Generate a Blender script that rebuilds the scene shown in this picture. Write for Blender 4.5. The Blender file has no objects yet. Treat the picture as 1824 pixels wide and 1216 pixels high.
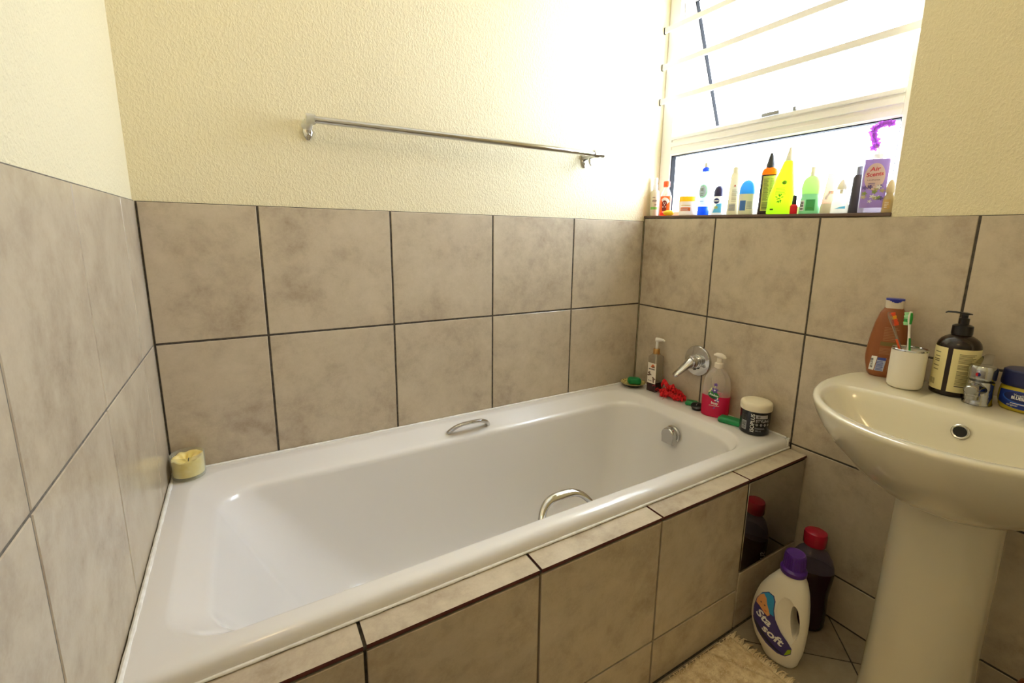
import bpy, bmesh, math, random
from math import sin, cos, pi, radians, sqrt, atan2
from mathutils import Vector, Matrix, noise

random.seed(7)
SC = bpy.context.scene
COL = SC.collection
# ------------------------------------------------------------------ room numbers (metres)
L = 1.6696            # back wall length (left wall x=0, window wall x=L)
TZ = 1.2165           # top of tiling
MZ = 0.8658           # middle grout line
YF = -2.30            # wall behind the viewer
CEIL = 2.45
CAM = Vector((0.2017, -1.4383, 1.1509))
RIM = 0.520           # bath rim height


def lin(c):
    return c / 12.92 if c <= 0.04045 else ((c + 0.055) / 1.055) ** 2.4


def rgb(r, g, b):
    return (lin(r / 255), lin(g / 255), lin(b / 255), 1)


# ------------------------------------------------------------------ materials
MATS = {}


def newmat(name):
    m = bpy.data.materials.new(name)
    m.use_nodes = True
    nt = m.node_tree
    nt.nodes.clear()
    out = nt.nodes.new('ShaderNodeOutputMaterial')
    return m, nt, out


def plain(name, col, rough=0.4, metal=0.0, transl=0.0, coat=0.0, spec=0.5, sss=0.0, tcol=None):
    """principled, optionally mixed with a translucent lobe (thin plastic that lets light through)"""
    if name in MATS:
        return MATS[name]
    m, nt, out = newmat(name)
    p = nt.nodes.new('ShaderNodeBsdfPrincipled')
    p.inputs['Base Color'].default_value = col
    p.inputs['Roughness'].default_value = rough
    p.inputs['Metallic'].default_value = metal
    p.inputs['Coat Weight'].default_value = coat
    p.inputs['Specular IOR Level'].default_value = spec
    if transl > 0:
        t = nt.nodes.new('ShaderNodeBsdfTranslucent')
        t.inputs['Color'].default_value = tcol or col
        x = nt.nodes.new('ShaderNodeMixShader')
        x.inputs[0].default_value = transl
        nt.links.new(p.outputs[0], x.inputs[1])
        nt.links.new(t.outputs[0], x.inputs[2])
        nt.links.new(x.outputs[0], out.inputs[0])
    else:
        nt.links.new(p.outputs[0], out.inputs[0])
    MATS[name] = m
    return m


def clear(name, tint, fac=0.25, rough=0.12, body=None):
    """thin clear plastic or glass wall: see-through with a glossy skin"""
    if name in MATS:
        return MATS[name]
    m, nt, out = newmat(name)
    t = nt.nodes.new('ShaderNodeBsdfTransparent')
    t.inputs['Color'].default_value = tint
    p = nt.nodes.new('ShaderNodeBsdfPrincipled')
    p.inputs['Base Color'].default_value = body or tint
    p.inputs['Roughness'].default_value = rough
    lw = nt.nodes.new('ShaderNodeLayerWeight')
    lw.inputs[0].default_value = 0.35
    mr = nt.nodes.new('ShaderNodeMapRange')
    mr.inputs[3].default_value = fac
    mr.inputs[4].default_value = min(1.0, fac + 0.45)
    nt.links.new(lw.outputs['Facing'], mr.inputs[0])
    x = nt.nodes.new('ShaderNodeMixShader')
    nt.links.new(mr.outputs[0], x.inputs[0])
    nt.links.new(t.outputs[0], x.inputs[1])
    nt.links.new(p.outputs[0], x.inputs[2])
    nt.links.new(x.outputs[0], out.inputs[0])
    MATS[name] = m
    return m


def glass_pane(name):
    m, nt, out = newmat(name)
    t = nt.nodes.new('ShaderNodeBsdfTransparent')
    t.inputs['Color'].default_value = (0.96, 0.98, 0.97, 1)
    g = nt.nodes.new('ShaderNodeBsdfGlossy')
    g.inputs['Roughness'].default_value = 0.02
    lw = nt.nodes.new('ShaderNodeLayerWeight')
    lw.inputs[0].default_value = 0.5
    pw = nt.nodes.new('ShaderNodeMath')
    pw.operation = 'POWER'
    pw.inputs[1].default_value = 5.0
    nt.links.new(lw.outputs['Facing'], pw.inputs[0])
    f = nt.nodes.new('ShaderNodeMapRange')
    f.inputs[3].default_value, f.inputs[4].default_value = 0.04, 0.9
    nt.links.new(pw.outputs[0], f.inputs[0])
    x = nt.nodes.new('ShaderNodeMixShader')
    nt.links.new(f.outputs[0], x.inputs[0])
    nt.links.new(t.outputs[0], x.inputs[1])
    nt.links.new(g.outputs[0], x.inputs[2])
    nt.links.new(x.outputs[0], out.inputs[0])
    return m


def ramp(nt, stops):
    r = nt.nodes.new('ShaderNodeValToRGB')
    while len(r.color_ramp.elements) < len(stops):
        r.color_ramp.elements.new(0.5)
    for e, (p, c) in zip(r.color_ramp.elements, stops):
        e.position = p
        e.color = c
    return r


def tile_mat(name, tint=1.0, rough=0.28, warm=(1, 1, 1)):
    """matt-polished cement-look porcelain: cloudy greige, every tile its own patch of the pattern"""
    m, nt, out = newmat(name)
    N, K = nt.nodes, nt.links
    tc = N.new('ShaderNodeTexCoord')
    at = N.new('ShaderNodeAttribute')
    at.attribute_name = 'seed'
    cb = N.new('ShaderNodeCombineXYZ')
    for i, k in enumerate((13.0, 29.0, 47.0)):
        mm = N.new('ShaderNodeMath')
        mm.operation = 'MULTIPLY'
        mm.inputs[1].default_value = k
        K.new(at.outputs['Fac'], mm.inputs[0])
        K.new(mm.outputs[0], cb.inputs[i])
    ad = N.new('ShaderNodeVectorMath')
    K.new(tc.outputs['Object'], ad.inputs[0])
    K.new(cb.outputs[0], ad.inputs[1])

    def nz(scale, detail, rg, dist=0.0):
        n = N.new('ShaderNodeTexNoise')
        n.inputs['Scale'].default_value = scale
        n.inputs['Detail'].default_value = detail
        n.inputs['Roughness'].default_value = rg
        n.inputs['Distortion'].default_value = dist
        K.new(ad.outputs[0], n.inputs['Vector'])
        return n
    n1, n2, n3 = nz(5.0, 7, 0.62, 0.3), nz(26.0, 6, 0.7, 0.2), nz(240.0, 2, 0.5)
    a = N.new('ShaderNodeMath'); a.operation = 'MULTIPLY_ADD'
    a.inputs[1].default_value = 0.34
    K.new(n2.outputs[0], a.inputs[0])
    b = N.new('ShaderNodeMath'); b.operation = 'MULTIPLY'; b.inputs[1].default_value = 0.60
    K.new(n1.outputs[0], b.inputs[0])
    K.new(b.outputs[0], a.inputs[2])
    c = N.new('ShaderNodeMath'); c.operation = 'MULTIPLY_ADD'; c.inputs[1].default_value = 0.06
    K.new(n3.outputs[0], c.inputs[0])
    K.new(a.outputs[0], c.inputs[2])

    def w(r, g, bb):
        q = rgb(r, g, bb)
        return (q[0] * tint * warm[0], q[1] * tint * warm[1], q[2] * tint * warm[2], 1)
    r = ramp(nt, [(0.30, w(117, 105, 91)), (0.42, w(142, 131, 117)), (0.52, w(154, 144, 129)), (0.68, w(165, 155, 140))])
    K.new(c.outputs[0], r.inputs[0])
    p = N.new('ShaderNodeBsdfPrincipled')
    K.new(r.outputs[0], p.inputs['Base Color'])
    rr = N.new('ShaderNodeMapRange')
    rr.inputs[1].default_value, rr.inputs[2].default_value = 0.35, 0.65
    rr.inputs[3].default_value, rr.inputs[4].default_value = rough + 0.05, rough - 0.04
    K.new(n2.outputs[0], rr.inputs[0])
    K.new(rr.outputs[0], p.inputs['Roughness'])
    p.inputs['Specular IOR Level'].default_value = 0.5
    bp = N.new('ShaderNodeBump')
    bp.inputs['Strength'].default_value = 0.06
    bp.inputs['Distance'].default_value = 0.0003
    K.new(n2.outputs[0], bp.inputs['Height'])
    K.new(bp.outputs[0], p.inputs['Normal'])
    K.new(p.outputs[0], out.inputs[0])
    return m


def paint_mat(name, col):
    """cream paint rolled over coarse stippled plaster"""
    m, nt, out = newmat(name)
    N, K = nt.nodes, nt.links
    tc = N.new('ShaderNodeTexCoord')
    mp = N.new('ShaderNodeMapping')
    mp.inputs['Scale'].default_value = (1.0, 1.0, 0.62)
    K.new(tc.outputs['Object'], mp.inputs[0])
    n = N.new('ShaderNodeTexNoise')
    n.inputs['Scale'].default_value = 175
    n.inputs['Detail'].default_value = 3
    n.inputs['Roughness'].default_value = 0.55
    n.inputs['Distortion'].default_value = 0.6
    K.new(mp.outputs[0], n.inputs['Vector'])
    r = ramp(nt, [(0.44, (0, 0, 0, 1)), (0.60, (1, 1, 1, 1))])
    K.new(n.outputs[0], r.inputs[0])
    b = N.new('ShaderNodeBump')
    b.inputs['Strength'].default_value = 0.36
    b.inputs['Distance'].default_value = 0.0030
    K.new(r.outputs[0], b.inputs['Height'])
    p = N.new('ShaderNodeBsdfPrincipled')
    p.inputs['Base Color'].default_value = col
    p.inputs['Roughness'].default_value = 0.62
    p.inputs['Specular IOR Level'].default_value = 0.25
    K.new(b.outputs[0], p.inputs['Normal'])
    K.new(p.outputs[0], out.inputs[0])
    return m


def noisy(name, c1, c2, scale, rough=0.8, bump=0.0, dist=0.002, detail=4):
    if name in MATS:
        return MATS[name]
    m, nt, out = newmat(name)
    N, K = nt.nodes, nt.links
    tc = N.new('ShaderNodeTexCoord')
    n = N.new('ShaderNodeTexNoise')
    n.inputs['Scale'].default_value = scale
    n.inputs['Detail'].default_value = detail
    K.new(tc.outputs['Object'], n.inputs['Vector'])
    r = ramp(nt, [(0.35, c1), (0.65, c2)])
    K.new(n.outputs[0], r.inputs[0])
    p = N.new('ShaderNodeBsdfPrincipled')
    p.inputs['Roughness'].default_value = rough
    K.new(r.outputs[0], p.inputs['Base Color'])
    if bump:
        b = N.new('ShaderNodeBump')
        b.inputs['Strength'].default_value = bump
        b.inputs['Distance'].default_value = dist
        K.new(n.outputs[0], b.inputs['Height'])
        K.new(b.outputs[0], p.inputs['Normal'])
    K.new(p.outputs[0], out.inputs[0])
    MATS[name] = m
    return m


M_PAINT = paint_mat('cream stippled paint', rgb(231, 221, 187))
M_CEIL = plain('ceiling paint', rgb(240, 236, 222), 0.8)
M_TILE = tile_mat('cement look wall tile', 1.60, 0.22, (1.02, 1.0, 0.95))
M_FLOOR = tile_mat('cement look floor tile', 1.0, 0.35, (1.02, 0.97, 0.84))
M_GROUT = noisy('dark grout', rgb(60, 54, 47), rgb(84, 77, 68), 90, 0.9)
M_RAW = plain('red brown raw tile edge', rgb(84, 34, 26), 0.8)
M_SILL = plain('brown sill tile edge', rgb(96, 74, 60), 0.6)
M_ACRYL = plain('white bath acrylic', rgb(228, 225, 222), 0.16, coat=0.3)
M_CERAMIC = plain('white glazed ceramic', rgb(212, 204, 181), 0.10, coat=0.4)
M_SEAL = noisy('white silicone', rgb(228, 226, 220), rgb(245, 244, 240), 60, 0.45)
M_CHROME = plain('chrome', (0.60, 0.60, 0.60, 1), 0.07, 1.0)
M_CHROME2 = plain('worn chrome', (0.56, 0.55, 0.53, 1), 0.16, 1.0)
M_ALU = plain('white window aluminium', rgb(247, 245, 243), 0.35)
M_GASKET = plain('black window gasket', rgb(24, 24, 25), 0.7, spec=0.1)
M_DARK = plain('overflow hole shade', rgb(14, 14, 14), 0.6)
M_BLACK = plain('black plastic', rgb(16, 15, 16), 0.28)
M_WHITE = plain('white plastic', rgb(236, 232, 224), 0.35)
M_WHITET = plain('white thin plastic', rgb(238, 236, 230), 0.35, transl=0.35)
M_INK = plain('dark print ink', rgb(58, 54, 60), 0.5)
M_INKW = plain('white print ink', rgb(240, 240, 238), 0.5)


# ------------------------------------------------------------------ mesh builder
class MB:
    def __init__(self):
        self.v, self.f, self.m, self.s = [], [], [], []

    def add(self, verts, faces, mat=0, seed=0.0):
        o = len(self.v)
        self.v += [tuple(p) for p in verts]
        for f in faces:
            self.f.append(tuple(i + o for i in f))
            self.m.append(mat)
            self.s.append(seed)

    def box(self, x0, x1, y0, y1, z0, z1, mat=0, bev=0.0, seg=2, seed=0.0, mtx=None):
        bm = bmesh.new()
        bmesh.ops.create_cube(bm, size=1)
        for v in bm.verts:
            v.co = Vector(((x0 + x1) / 2 + v.co.x * (x1 - x0), (y0 + y1) / 2 + v.co.y * (y1 - y0), (z0 + z1) / 2 + v.co.z * (z1 - z0)))
        if bev:
            bmesh.ops.bevel(bm, geom=bm.edges[:], offset=bev, segments=seg, profile=0.5, affect='EDGES')
        self.bm(bm, mat, seed, mtx)

    def bm(self, bm, mat=0, seed=0.0, mtx=None):
        bm.verts.index_update()
        vs = [(mtx @ v.co if mtx else v.co.copy()) for v in bm.verts]
        self.add(vs, [[v.index for v in f.verts] for f in bm.faces], mat, seed)
        bm.free()

    def loft(self, rings, mat=0, cap0=True, cap1=True, closed=True):
        n = len(rings[0])
        vs = [p for r in rings for p in r]
        fs = []
        for i in range(len(rings) - 1):
            for j in range(n if closed else n - 1):
                k = (j + 1) % n
                fs.append((i * n + j, i * n + k, (i + 1) * n + k, (i + 1) * n + j))
        if cap0:
            fs.append(tuple(reversed(range(n))))
        if cap1:
            fs.append(tuple(range((len(rings) - 1) * n, len(rings) * n)))
        self.add(vs, fs, mat)

    def lathe(self, prof, mat=0, n=40, cap0=True, cap1=True, mtx=None):
        rings = []
        for r, z in prof:
            ring = [Vector((r * cos(2 * pi * i / n), r * sin(2 * pi * i / n), z)) for i in range(n)]
            rings.append([mtx @ p for p in ring] if mtx else ring)
        self.loft(rings, mat, cap0, cap1)

    def tube(self, pts, rad, mat=0, n=10, caps=True, flat=None):
        """sweep a circle (or ellipse flat=(ry) along the side axis) along pts; rad number or list"""
        pts = [Vector(p) for p in pts]
        rings, up = [], None
        for i, p in enumerate(pts):
            t = (pts[min(i + 1, len(pts) - 1)] - pts[max(i - 1, 0)]).normalized()
            if up is None:
                a = Vector((0, 0, 1)) if abs(t.z) < 0.9 else Vector((1, 0, 0))
                up = (a - t * a.dot(t)).normalized()
            else:
                up = (up - t * up.dot(t)).normalized()
            sd = t.cross(up)
            r = rad[i] if isinstance(rad, (list, tuple)) else rad
            r2 = r if flat is None else (flat[i] if isinstance(flat, (list, tuple)) else flat)
            rings.append([p + up * r * cos(2 * pi * j / n) + sd * r2 * sin(2 * pi * j / n) for j in range(n)])
        self.loft(rings, mat, caps, caps)

    def obj(self, name, mats, parent=None, sharp=38, seeds=False):
        me = bpy.data.meshes.new(name)
        me.from_pydata(self.v, [], self.f)
        if not isinstance(mats, (list, tuple)):
            mats = [mats]
        for m in mats:
            me.materials.append(m)
        me.polygons.foreach_set('material_index', self.m)
        me.polygons.foreach_set('use_smooth', [True] * len(self.f))
        if seeds:
            a = me.attributes.new('seed', 'FLOAT', 'FACE')
            a.data.foreach_set('value', self.s)
        bm = bmesh.new()
        bm.from_mesh(me)
        bmesh.ops.recalc_face_normals(bm, faces=bm.faces[:]) if sharp is not None else None
        bm.to_mesh(me)
        bm.free()
        me.set_sharp_from_angle(angle=radians(sharp if sharp is not None else 38))
        o = bpy.data.objects.new(name, me)
        COL.objects.link(o)
        if parent:
            o.parent = parent
        return o


def thing(name, label, cat, loc=(0, 0, 0), rz=0.0, group=None, tilt=None):
    o = bpy.data.objects.new(name, None)
    o.empty_display_size = 0.02
    COL.objects.link(o)
    o.location = loc
    o.rotation_euler = (0, 0, rz) if tilt is None else (tilt[0], tilt[1], rz)
    o['label'], o['category'] = label, cat
    if group:
        o['group'] = group
    return o


def tag(o, label, cat, group=None):
    o['label'], o['category'] = label, cat
    if group:
        o['group'] = group
    return o


def structure(o):
    o['kind'] = 'structure'
    return o


def face_cam(x, y, extra=0.0):
    """turn (about z) that points local -Y from (x,y) towards where the viewer stands"""
    dx, dy = CAM.x - x, CAM.y - y
    return atan2(dx, -dy) + radians(extra)


# ------------------------------------------------------------------ bottle bodies
class Body:
    """loft of superellipse sections; surf(s,z) gives a point s metres round from the front at height z"""

    def __init__(self, prof, n=2.0, N=48, cx=None):
        self.prof = prof           # (z, half width, half depth[, x shift])
        self.n, self.N = n, N
        K = 360
        self.K = K

    def _ab(self, z):
        p = self.prof
        if z <= p[0][0]:
            q = p[0]
        elif z >= p[-1][0]:
            q = p[-1]
        else:
            for i in range(len(p) - 1):
                if p[i][0] <= z <= p[i + 1][0] and p[i + 1][0] > p[i][0]:
                    t = (z - p[i][0]) / (p[i + 1][0] - p[i][0])
                    q = tuple(p[i][k] * (1 - t) + p[i + 1][k] * t for k in range(len(p[0])))
                    break
        return q[1], q[2], (q[3] if len(q) > 3 else 0.0)

    def _poly(self, a, b):
        e = 2.0 / self.n
        out = []
        for i in range(self.K):
            t = 2 * pi * i / self.K
            s, c = sin(t), cos(t)
            out.append((a * math.copysign(abs(s) ** e, s), -b * math.copysign(abs(c) ** e, c)))
        return out

    def _table(self, a, b):
        key = (round(a, 5), round(b, 5))
        if not hasattr(self, 'cache'):
            self.cache = {}
        if key not in self.cache:
            p = self._poly(a, b)
            cum = [0.0]
            for i in range(self.K):
                q0, q1 = p[i], p[(i + 1) % self.K]
                cum.append(cum[-1] + math.hypot(q1[0] - q0[0], q1[1] - q0[1]))
            self.cache[key] = (p, cum)
        return self.cache[key]

    def _at(self, s, a, b):
        p, cum = self._table(a, b)
        tot = cum[-1]
        s = s % tot
        lo, hi = 0, self.K
        while hi - lo > 1:
            m = (lo + hi) // 2
            if cum[m] <= s:
                lo = m
            else:
                hi = m
        t = (s - cum[lo]) / max(1e-9, cum[lo + 1] - cum[lo])
        q0, q1 = p[lo], p[(lo + 1) % self.K]
        tx, ty = q1[0] - q0[0], q1[1] - q0[1]
        l = math.hypot(tx, ty) or 1
        return q0[0] * (1 - t) + q1[0] * t, q0[1] * (1 - t) + q1[1] * t, ty / l, -tx / l

    def surf(self, s, z, off=0.0):
        a, b, sx = self._ab(z)
        x, y, nx, ny = self._at(s, a, b)
        return Vector((x + sx + nx * off, y + ny * off, z))

    def mesh(self, mb, mat=0, inset=0.0, z0=None, z1=None, cap0=True, cap1=True):
        zs = [q[0] for q in self.prof]
        if z0 is not None:
            zs = [z0] + [z for z in zs if z > z0 + 1e-5]
        if z1 is not None:
            zs = [z for z in zs if z < z1 - 1e-5] + [z1]
        rings = []
        for k, z in enumerate(zs):
            a, b, sx = self._ab(z)
            if z0 is None and z1 is None:
                q = self.prof[k]
                a, b = q[1], q[2]
                sx = q[3] if len(q) > 3 else 0.0
            a, b = max(a - inset, 1e-4), max(b - inset, 1e-4)
            p, cum = self._table(a, b)
            tot = cum[-1]
            rings.append([Vector((*(c + d for c, d in zip(self._at(tot * i / self.N, a, b)[:2], (sx, 0))), z)) for i in range(self.N)])
        mb.loft(rings, mat, cap0, cap1)


def rounded(prof_pts, r0=0.0, r1=0.0, steps=5):
    """round the bottom (r0) and top (r1) edge of a list of (z,a,b[,sx])"""
    p = list(prof_pts)
    out = []
    z, a, b = p[0][:3]
    rest = p[0][3:]
    if r0:
        for i in range(steps + 1):
            t = pi / 2 * i / steps
            out.append((z + r0 * (1 - cos(t)), a - r0 * (1 - sin(t)), b - r0 * (1 - sin(t))) + tuple(rest))
    else:
        out.append(p[0])
    out += p[1:-1]
    z, a, b = p[-1][:3]
    rest = p[-1][3:]
    if r1:
        for i in range(steps + 1):
            t = pi / 2 * i / steps
            out.append((z - r1 * (1 - sin(t)), a - r1 * (1 - cos(t)), b - r1 * (1 - cos(t))) + tuple(rest))
    else:
        out.append(p[-1])
    return out


def curve_profile(pts, k=6):
    """Catmull-Rom through (z,a,b[,sx])"""
    out = []
    n = len(pts)
    for i in range(n - 1):
        p0, p1, p2, p3 = pts[max(i - 1, 0)], pts[i], pts[i + 1], pts[min(i + 2, n - 1)]
        for j in range(k):
            t = j / k
            q = []
            for c in range(len(p1)):
                a0, a1, a2, a3 = p0[c], p1[c], p2[c], p3[c]
                q.append(0.5 * (2 * a1 + (a2 - a0) * t + (2 * a0 - 5 * a1 + 4 * a2 - a3) * t * t + (3 * a1 - a0 - 3 * a2 + a3) * t ** 3))
            q[0] = p1[0] + (p2[0] - p1[0]) * t
            out.append(tuple(q))
    out.append(tuple(pts[-1]))
    return out


# ------------------------------------------------------------------ printed labels
def text_polys(s, size, bold=0.0, shear=0.0, align='CENTER', spacing=1.0):
    cu = bpy.data.curves.new('tmp_text', 'FONT')
    cu.body = s
    cu.size = size
    cu.align_x = align
    cu.resolution_u = 3
    cu.offset = bold
    cu.shear = shear
    cu.space_character = spacing
    o = bpy.data.objects.new('tmp_text', cu)
    COL.objects.link(o)
    dg = bpy.context.evaluated_depsgraph_get()
    me = bpy.data.meshes.new_from_object(o.evaluated_get(dg))
    vs = [v.co.copy() for v in me.vertices]
    fs = [tuple(p.vertices) for p in me.polygons]
    bpy.data.objects.remove(o)
    bpy.data.curves.remove(cu)
    bpy.data.meshes.remove(me)
    return vs, fs


class Label:
    """flat artwork (s right, z up) wrapped onto a surface function"""

    def __init__(self, surf, maxlen=0.006, base=0.0004):
        self.surf, self.maxlen, self.base = surf, maxlen, base
        self.mb, self.mats, self.lay = MB(), [], 0

    def _mi(self, m):
        if m not in self.mats:
            self.mats.append(m)
        return self.mats.index(m)

    def put(self, vs, fs, mat, off):
        bm = bmesh.new()
        bv = [bm.verts.new((p[0], p[1], 0)) for p in vs]
        for f in fs:
            try:
                bm.faces.new([bv[i] for i in f])
            except ValueError:
                pass
        bmesh.ops.triangulate(bm, faces=bm.faces[:])
        for _ in range(7):
            es = [e for e in bm.edges if e.calc_length() > self.maxlen]
            if not es:
                break
            bmesh.ops.subdivide_edges(bm, edges=es, cuts=1)
            bmesh.ops.triangulate(bm, faces=bm.faces[:])
        for v in bm.verts:
            v.co = self.surf(v.co.x, v.co.y, off)
        self.mb.bm(bm, self._mi(mat))

    def poly(self, pts, mat, lay=0):
        self.put(pts, [tuple(range(len(pts)))], mat, self.base + lay * 0.00022)

    def rect(self, s0, s1, z0, z1, mat, lay=0, r=0.0, slant=0.0):
        if r:
            pts = []
            for cx, cz, a0 in ((s1 - r, z1 - r, 0), (s0 + r, z1 - r, 90), (s0 + r, z0 + r, 180), (s1 - r, z0 + r, 270)):
                for i in range(6):
                    t = radians(a0 + 18 * i)
                    pts.append((cx + r * cos(t), cz + r * sin(t)))
        else:
            pts = [(s0, z0), (s1, z0), (s1, z1), (s0, z1)]
        pts = [(x + slant * (z - z0), z) for x, z in pts]
        self.poly(pts, mat, lay)

    def ellipse(self, s, z, a, b, mat, lay=0, rot=0.0, n=28):
        pts = []
        for i in range(n):
            t = 2 * pi * i / n
            x, y = a * cos(t), b * sin(t)
            pts.append((s + x * cos(rot) - y * sin(rot), z + x * sin(rot) + y * cos(rot)))
        self.poly(pts, mat, lay)

    def text(self, txt, s, z, h, mat, lay=1, rot=0.0, bold=0.0, shear=0.0, align='CENTER', width=None, spacing=1.0):
        size = h / 0.70
        vs, fs = text_polys(txt, size, bold, shear, align, spacing)
        if width and vs:
            w = max(v.x for v in vs) - min(v.x for v in vs)
            k = width / w
        else:
            k = 1
        c, d = cos(rot), sin(rot)
        pts = [(s + (v.x * k) * c - v.y * d, z + (v.x * k) * d + v.y * c) for v in vs]
        self.put(pts, fs, mat, self.base + lay * 0.00022)

    def lines(self, s0, s1, z0, z1, n, mat, lay=1, fill=0.45, seed=0, ragged=0.35):
        rnd = random.Random(seed)
        st = (z1 - z0) / n
        for i in range(n):
            e = s1 - (s1 - s0) * rnd.random() * ragged
            self.rect(s0, e, z0 + st * i, z0 + st * i + st * fill, mat, lay)

    def barcode(self, s0, s1, z0, z1, n, mat, lay=1, seed=1, vertical=True):
        rnd = random.Random(seed)
        w = (s1 - s0) if vertical else (z1 - z0)
        x = 0.0
        while x < w:
            a = w / n * (0.35 + 0.9 * rnd.random())
            a2 = min(w, x + a)
            if vertical:
                self.rect(s0 + x, s0 + a2, z0, z1, mat, lay)
            else:
                self.rect(s0, s1, z0 + x, z0 + a2, mat, lay)
            x = a2 + w / n * (0.3 + 0.7 * rnd.random())

    def obj(self, parent, name='label', label=None):
        o = self.mb.obj(name, self.mats, parent, sharp=None)
        if label:
            o['label'] = label
        return o


# ================================================================== ROOM
def tile_run(mb, axis, plane, us, vs, inward, gap=0.004, thick=0.008, bev=0.0012, mat=0, skip=()):
    """bevelled tiles on an axis plane. us/vs are the joint positions; inward = sign of the outward normal"""
    for i in range(len(us) - 1):
        for j in range(len(vs) - 1):
            if (i, j) in skip:
                continue
            u0, u1 = sorted((us[i], us[i + 1]))
            v0, v1 = sorted((vs[j], vs[j + 1]))
            u0 += gap / 2; u1 -= gap / 2; v0 += gap / 2; v1 -= gap / 2
            sd = random.random()
            d = -inward
            o = (plane, plane + d * bev)
            fr = [(u0 + bev, v0 + bev), (u1 - bev, v0 + bev), (u1 - bev, v1 - bev), (u0 + bev, v1 - bev)]
            bk = [(u0, v0), (u1, v0), (u1, v1), (u0, v1)]
            ps = [(a, b, o[0]) for a, b in fr] + [(a, b, o[1]) for a, b in bk] + [(a, b, plane + d * thick) for a, b in bk]
            w = {0: lambda a, b, p: (p, a, b), 1: lambda a, b, p: (a, p, b), 2: lambda a, b, p: (a, b, p)}[axis]
            fs = [(0, 1, 2, 3)]
            for k in range(4):
                q = (k + 1) % 4
                fs += [(k, q, 4 + q, 4 + k), (4 + k, 4 + q, 8 + q, 8 + k)]
            mb.add([w(*p) for p in ps], fs, mat, sd)


def slab(name, boxes, mat, parent=None):
    b = MB()
    for q in boxes:
        b.box(*q)
    return b.obj(name, mat, parent)


XW = 1.745            # inner face of window frame
WY0, WY1 = 0.004, -0.876
WZ0, WZ1 = 1.2237, 2.117
SLOPE = 0.0155         # the sill is a little out of level


def sill_z(y):
    return WZ0 + SLOPE * (max(y, WY1) - WY1)

PAINT = 0.0045        # paint lies this far behind the tile face

wall_back = structure(slab('wall_back', [(-0.15, 1.90, PAINT, 0.15, 0, CEIL)], M_PAINT))
wall_left = structure(slab('wall_left', [(-0.15, -PAINT, YF, 0.15, 0, CEIL)], M_PAINT))
wall_right = structure(slab('wall_right', [
    (L + PAINT, 1.90, YF, 0.10, 0, WZ0 - 0.010),
    (L + PAINT, 1.90, YF, WY1, WZ0 - 0.010, CEIL),
    (L + PAINT, 1.90, WY1, 0.10, WZ1, CEIL)], M_PAINT))
wall_front = structure(slab('wall_front', [(-0.15, 1.90, YF - 0.15, YF, 0, CEIL)], M_PAINT))
ceiling = structure(slab('ceiling', [(-0.15, 1.90, YF - 0.15, 0.15, CEIL, CEIL + 0.1)], M_CEIL))

rows = [0.0, 0.1425, 0.5015, MZ, TZ]
b = MB()
tile_run(b, 1, 0.0, [0.001, 0.2515, 0.6015, 0.9520, 1.3010, L - 0.001], [0.16, 0.5165, MZ, TZ], -1, gap=0.0055)
b.add([(0, 0.0016, 0.1), (L, 0.0016, 0.1), (L, 0.0016, TZ - 0.001), (0, 0.0016, TZ - 0.001)], [(0, 1, 2, 3)], 1)
b.obj('wall_tiles', [M_TILE, M_GROUT], wall_back, seeds=True)
b = MB()
tile_run(b, 0, 0.0, [-0.001, -0.158, -0.495, -0.820, -1.17, -1.52, -1.87, YF + 0.001], [0.0, 0.1650, 0.5150, MZ, TZ + 0.0005], 1, gap=0.0042)
b.add([(-0.0012, 0, 0), (-0.0012, YF, 0), (-0.0012, YF, TZ), (-0.0012, 0, TZ)], [(0, 1, 2, 3)], 1)
b.obj('wall_tiles', [M_TILE, noisy('pale grout', rgb(96, 90, 80), rgb(120, 112, 100), 90, 0.9)], wall_left, seeds=True)
b = MB()
tile_run(b, 0, L, [-0.001, -0.347, -0.703, -1.053, -1.403, -1.753, -2.103, YF + 0.001], [0.0, 0.1445, 0.503, 0.8620, WZ0 - 0.0105], -1, gap=0.0055)
b.v = [(x, y, z + SLOPE * (max(y, WY1) - WY1)) if z > 1.1 else (x, y, z) for x, y, z in b.v]
b.add([(L + 0.0016, 0, 0), (L + 0.0016, YF, 0), (L + 0.0016, YF, WZ0 - 0.0115), (L + 0.0016, WY1, WZ0 - 0.0115), (L + 0.0016, 0, sill_z(0) - 0.0100)], [(0, 1, 2, 3, 4)], 1)
b.obj('wall_tiles', [M_TILE, M_GROUT], wall_right, seeds=True)
door = structure(bpy.data.objects.new('bounce_door_1', None))  # unseen white door, added to bounce light onto the bath front
COL.objects.link(door)
door.location = (1.10, YF, 0)
M_BOUNCE_DOOR = plain('bounce door white', rgb(236, 232, 220), 0.4)
b = MB()
b.box(-0.40, 0.40, 0.004, 0.044, 0.008, 2.02, 0, 0.002, 1)
for z0, z1 in ((0.16, 0.95), (1.10, 1.88)):
    for x0, x1 in ((-0.30, -0.04), (0.04, 0.30)):
        b.box(x0, x1, 0.044, 0.050, z0, z1, 0, 0.004, 1)
b.obj('bounce_door_leaf', M_BOUNCE_DOOR, door)
b = MB()
for q in ((-0.46, -0.402, 0.0, 0.055, 0, 2.08), (0.402, 0.46, 0.0, 0.055, 0, 2.08), (-0.402, 0.402, 0.0, 0.055, 2.022, 2.08)):
    b.box(*q, 0, 0.003, 1)
b.obj('bounce_door_frame', M_BOUNCE_DOOR, door)
b = MB()
b.tube([(-0.34, 0.044, 1.02), (-0.34, 0.085, 1.02), (-0.32, 0.088, 1.02), (-0.24, 0.088, 1.02)], 0.009, 0, 12)
b.obj('bounce_door_handle', M_CHROME2, door)

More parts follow.
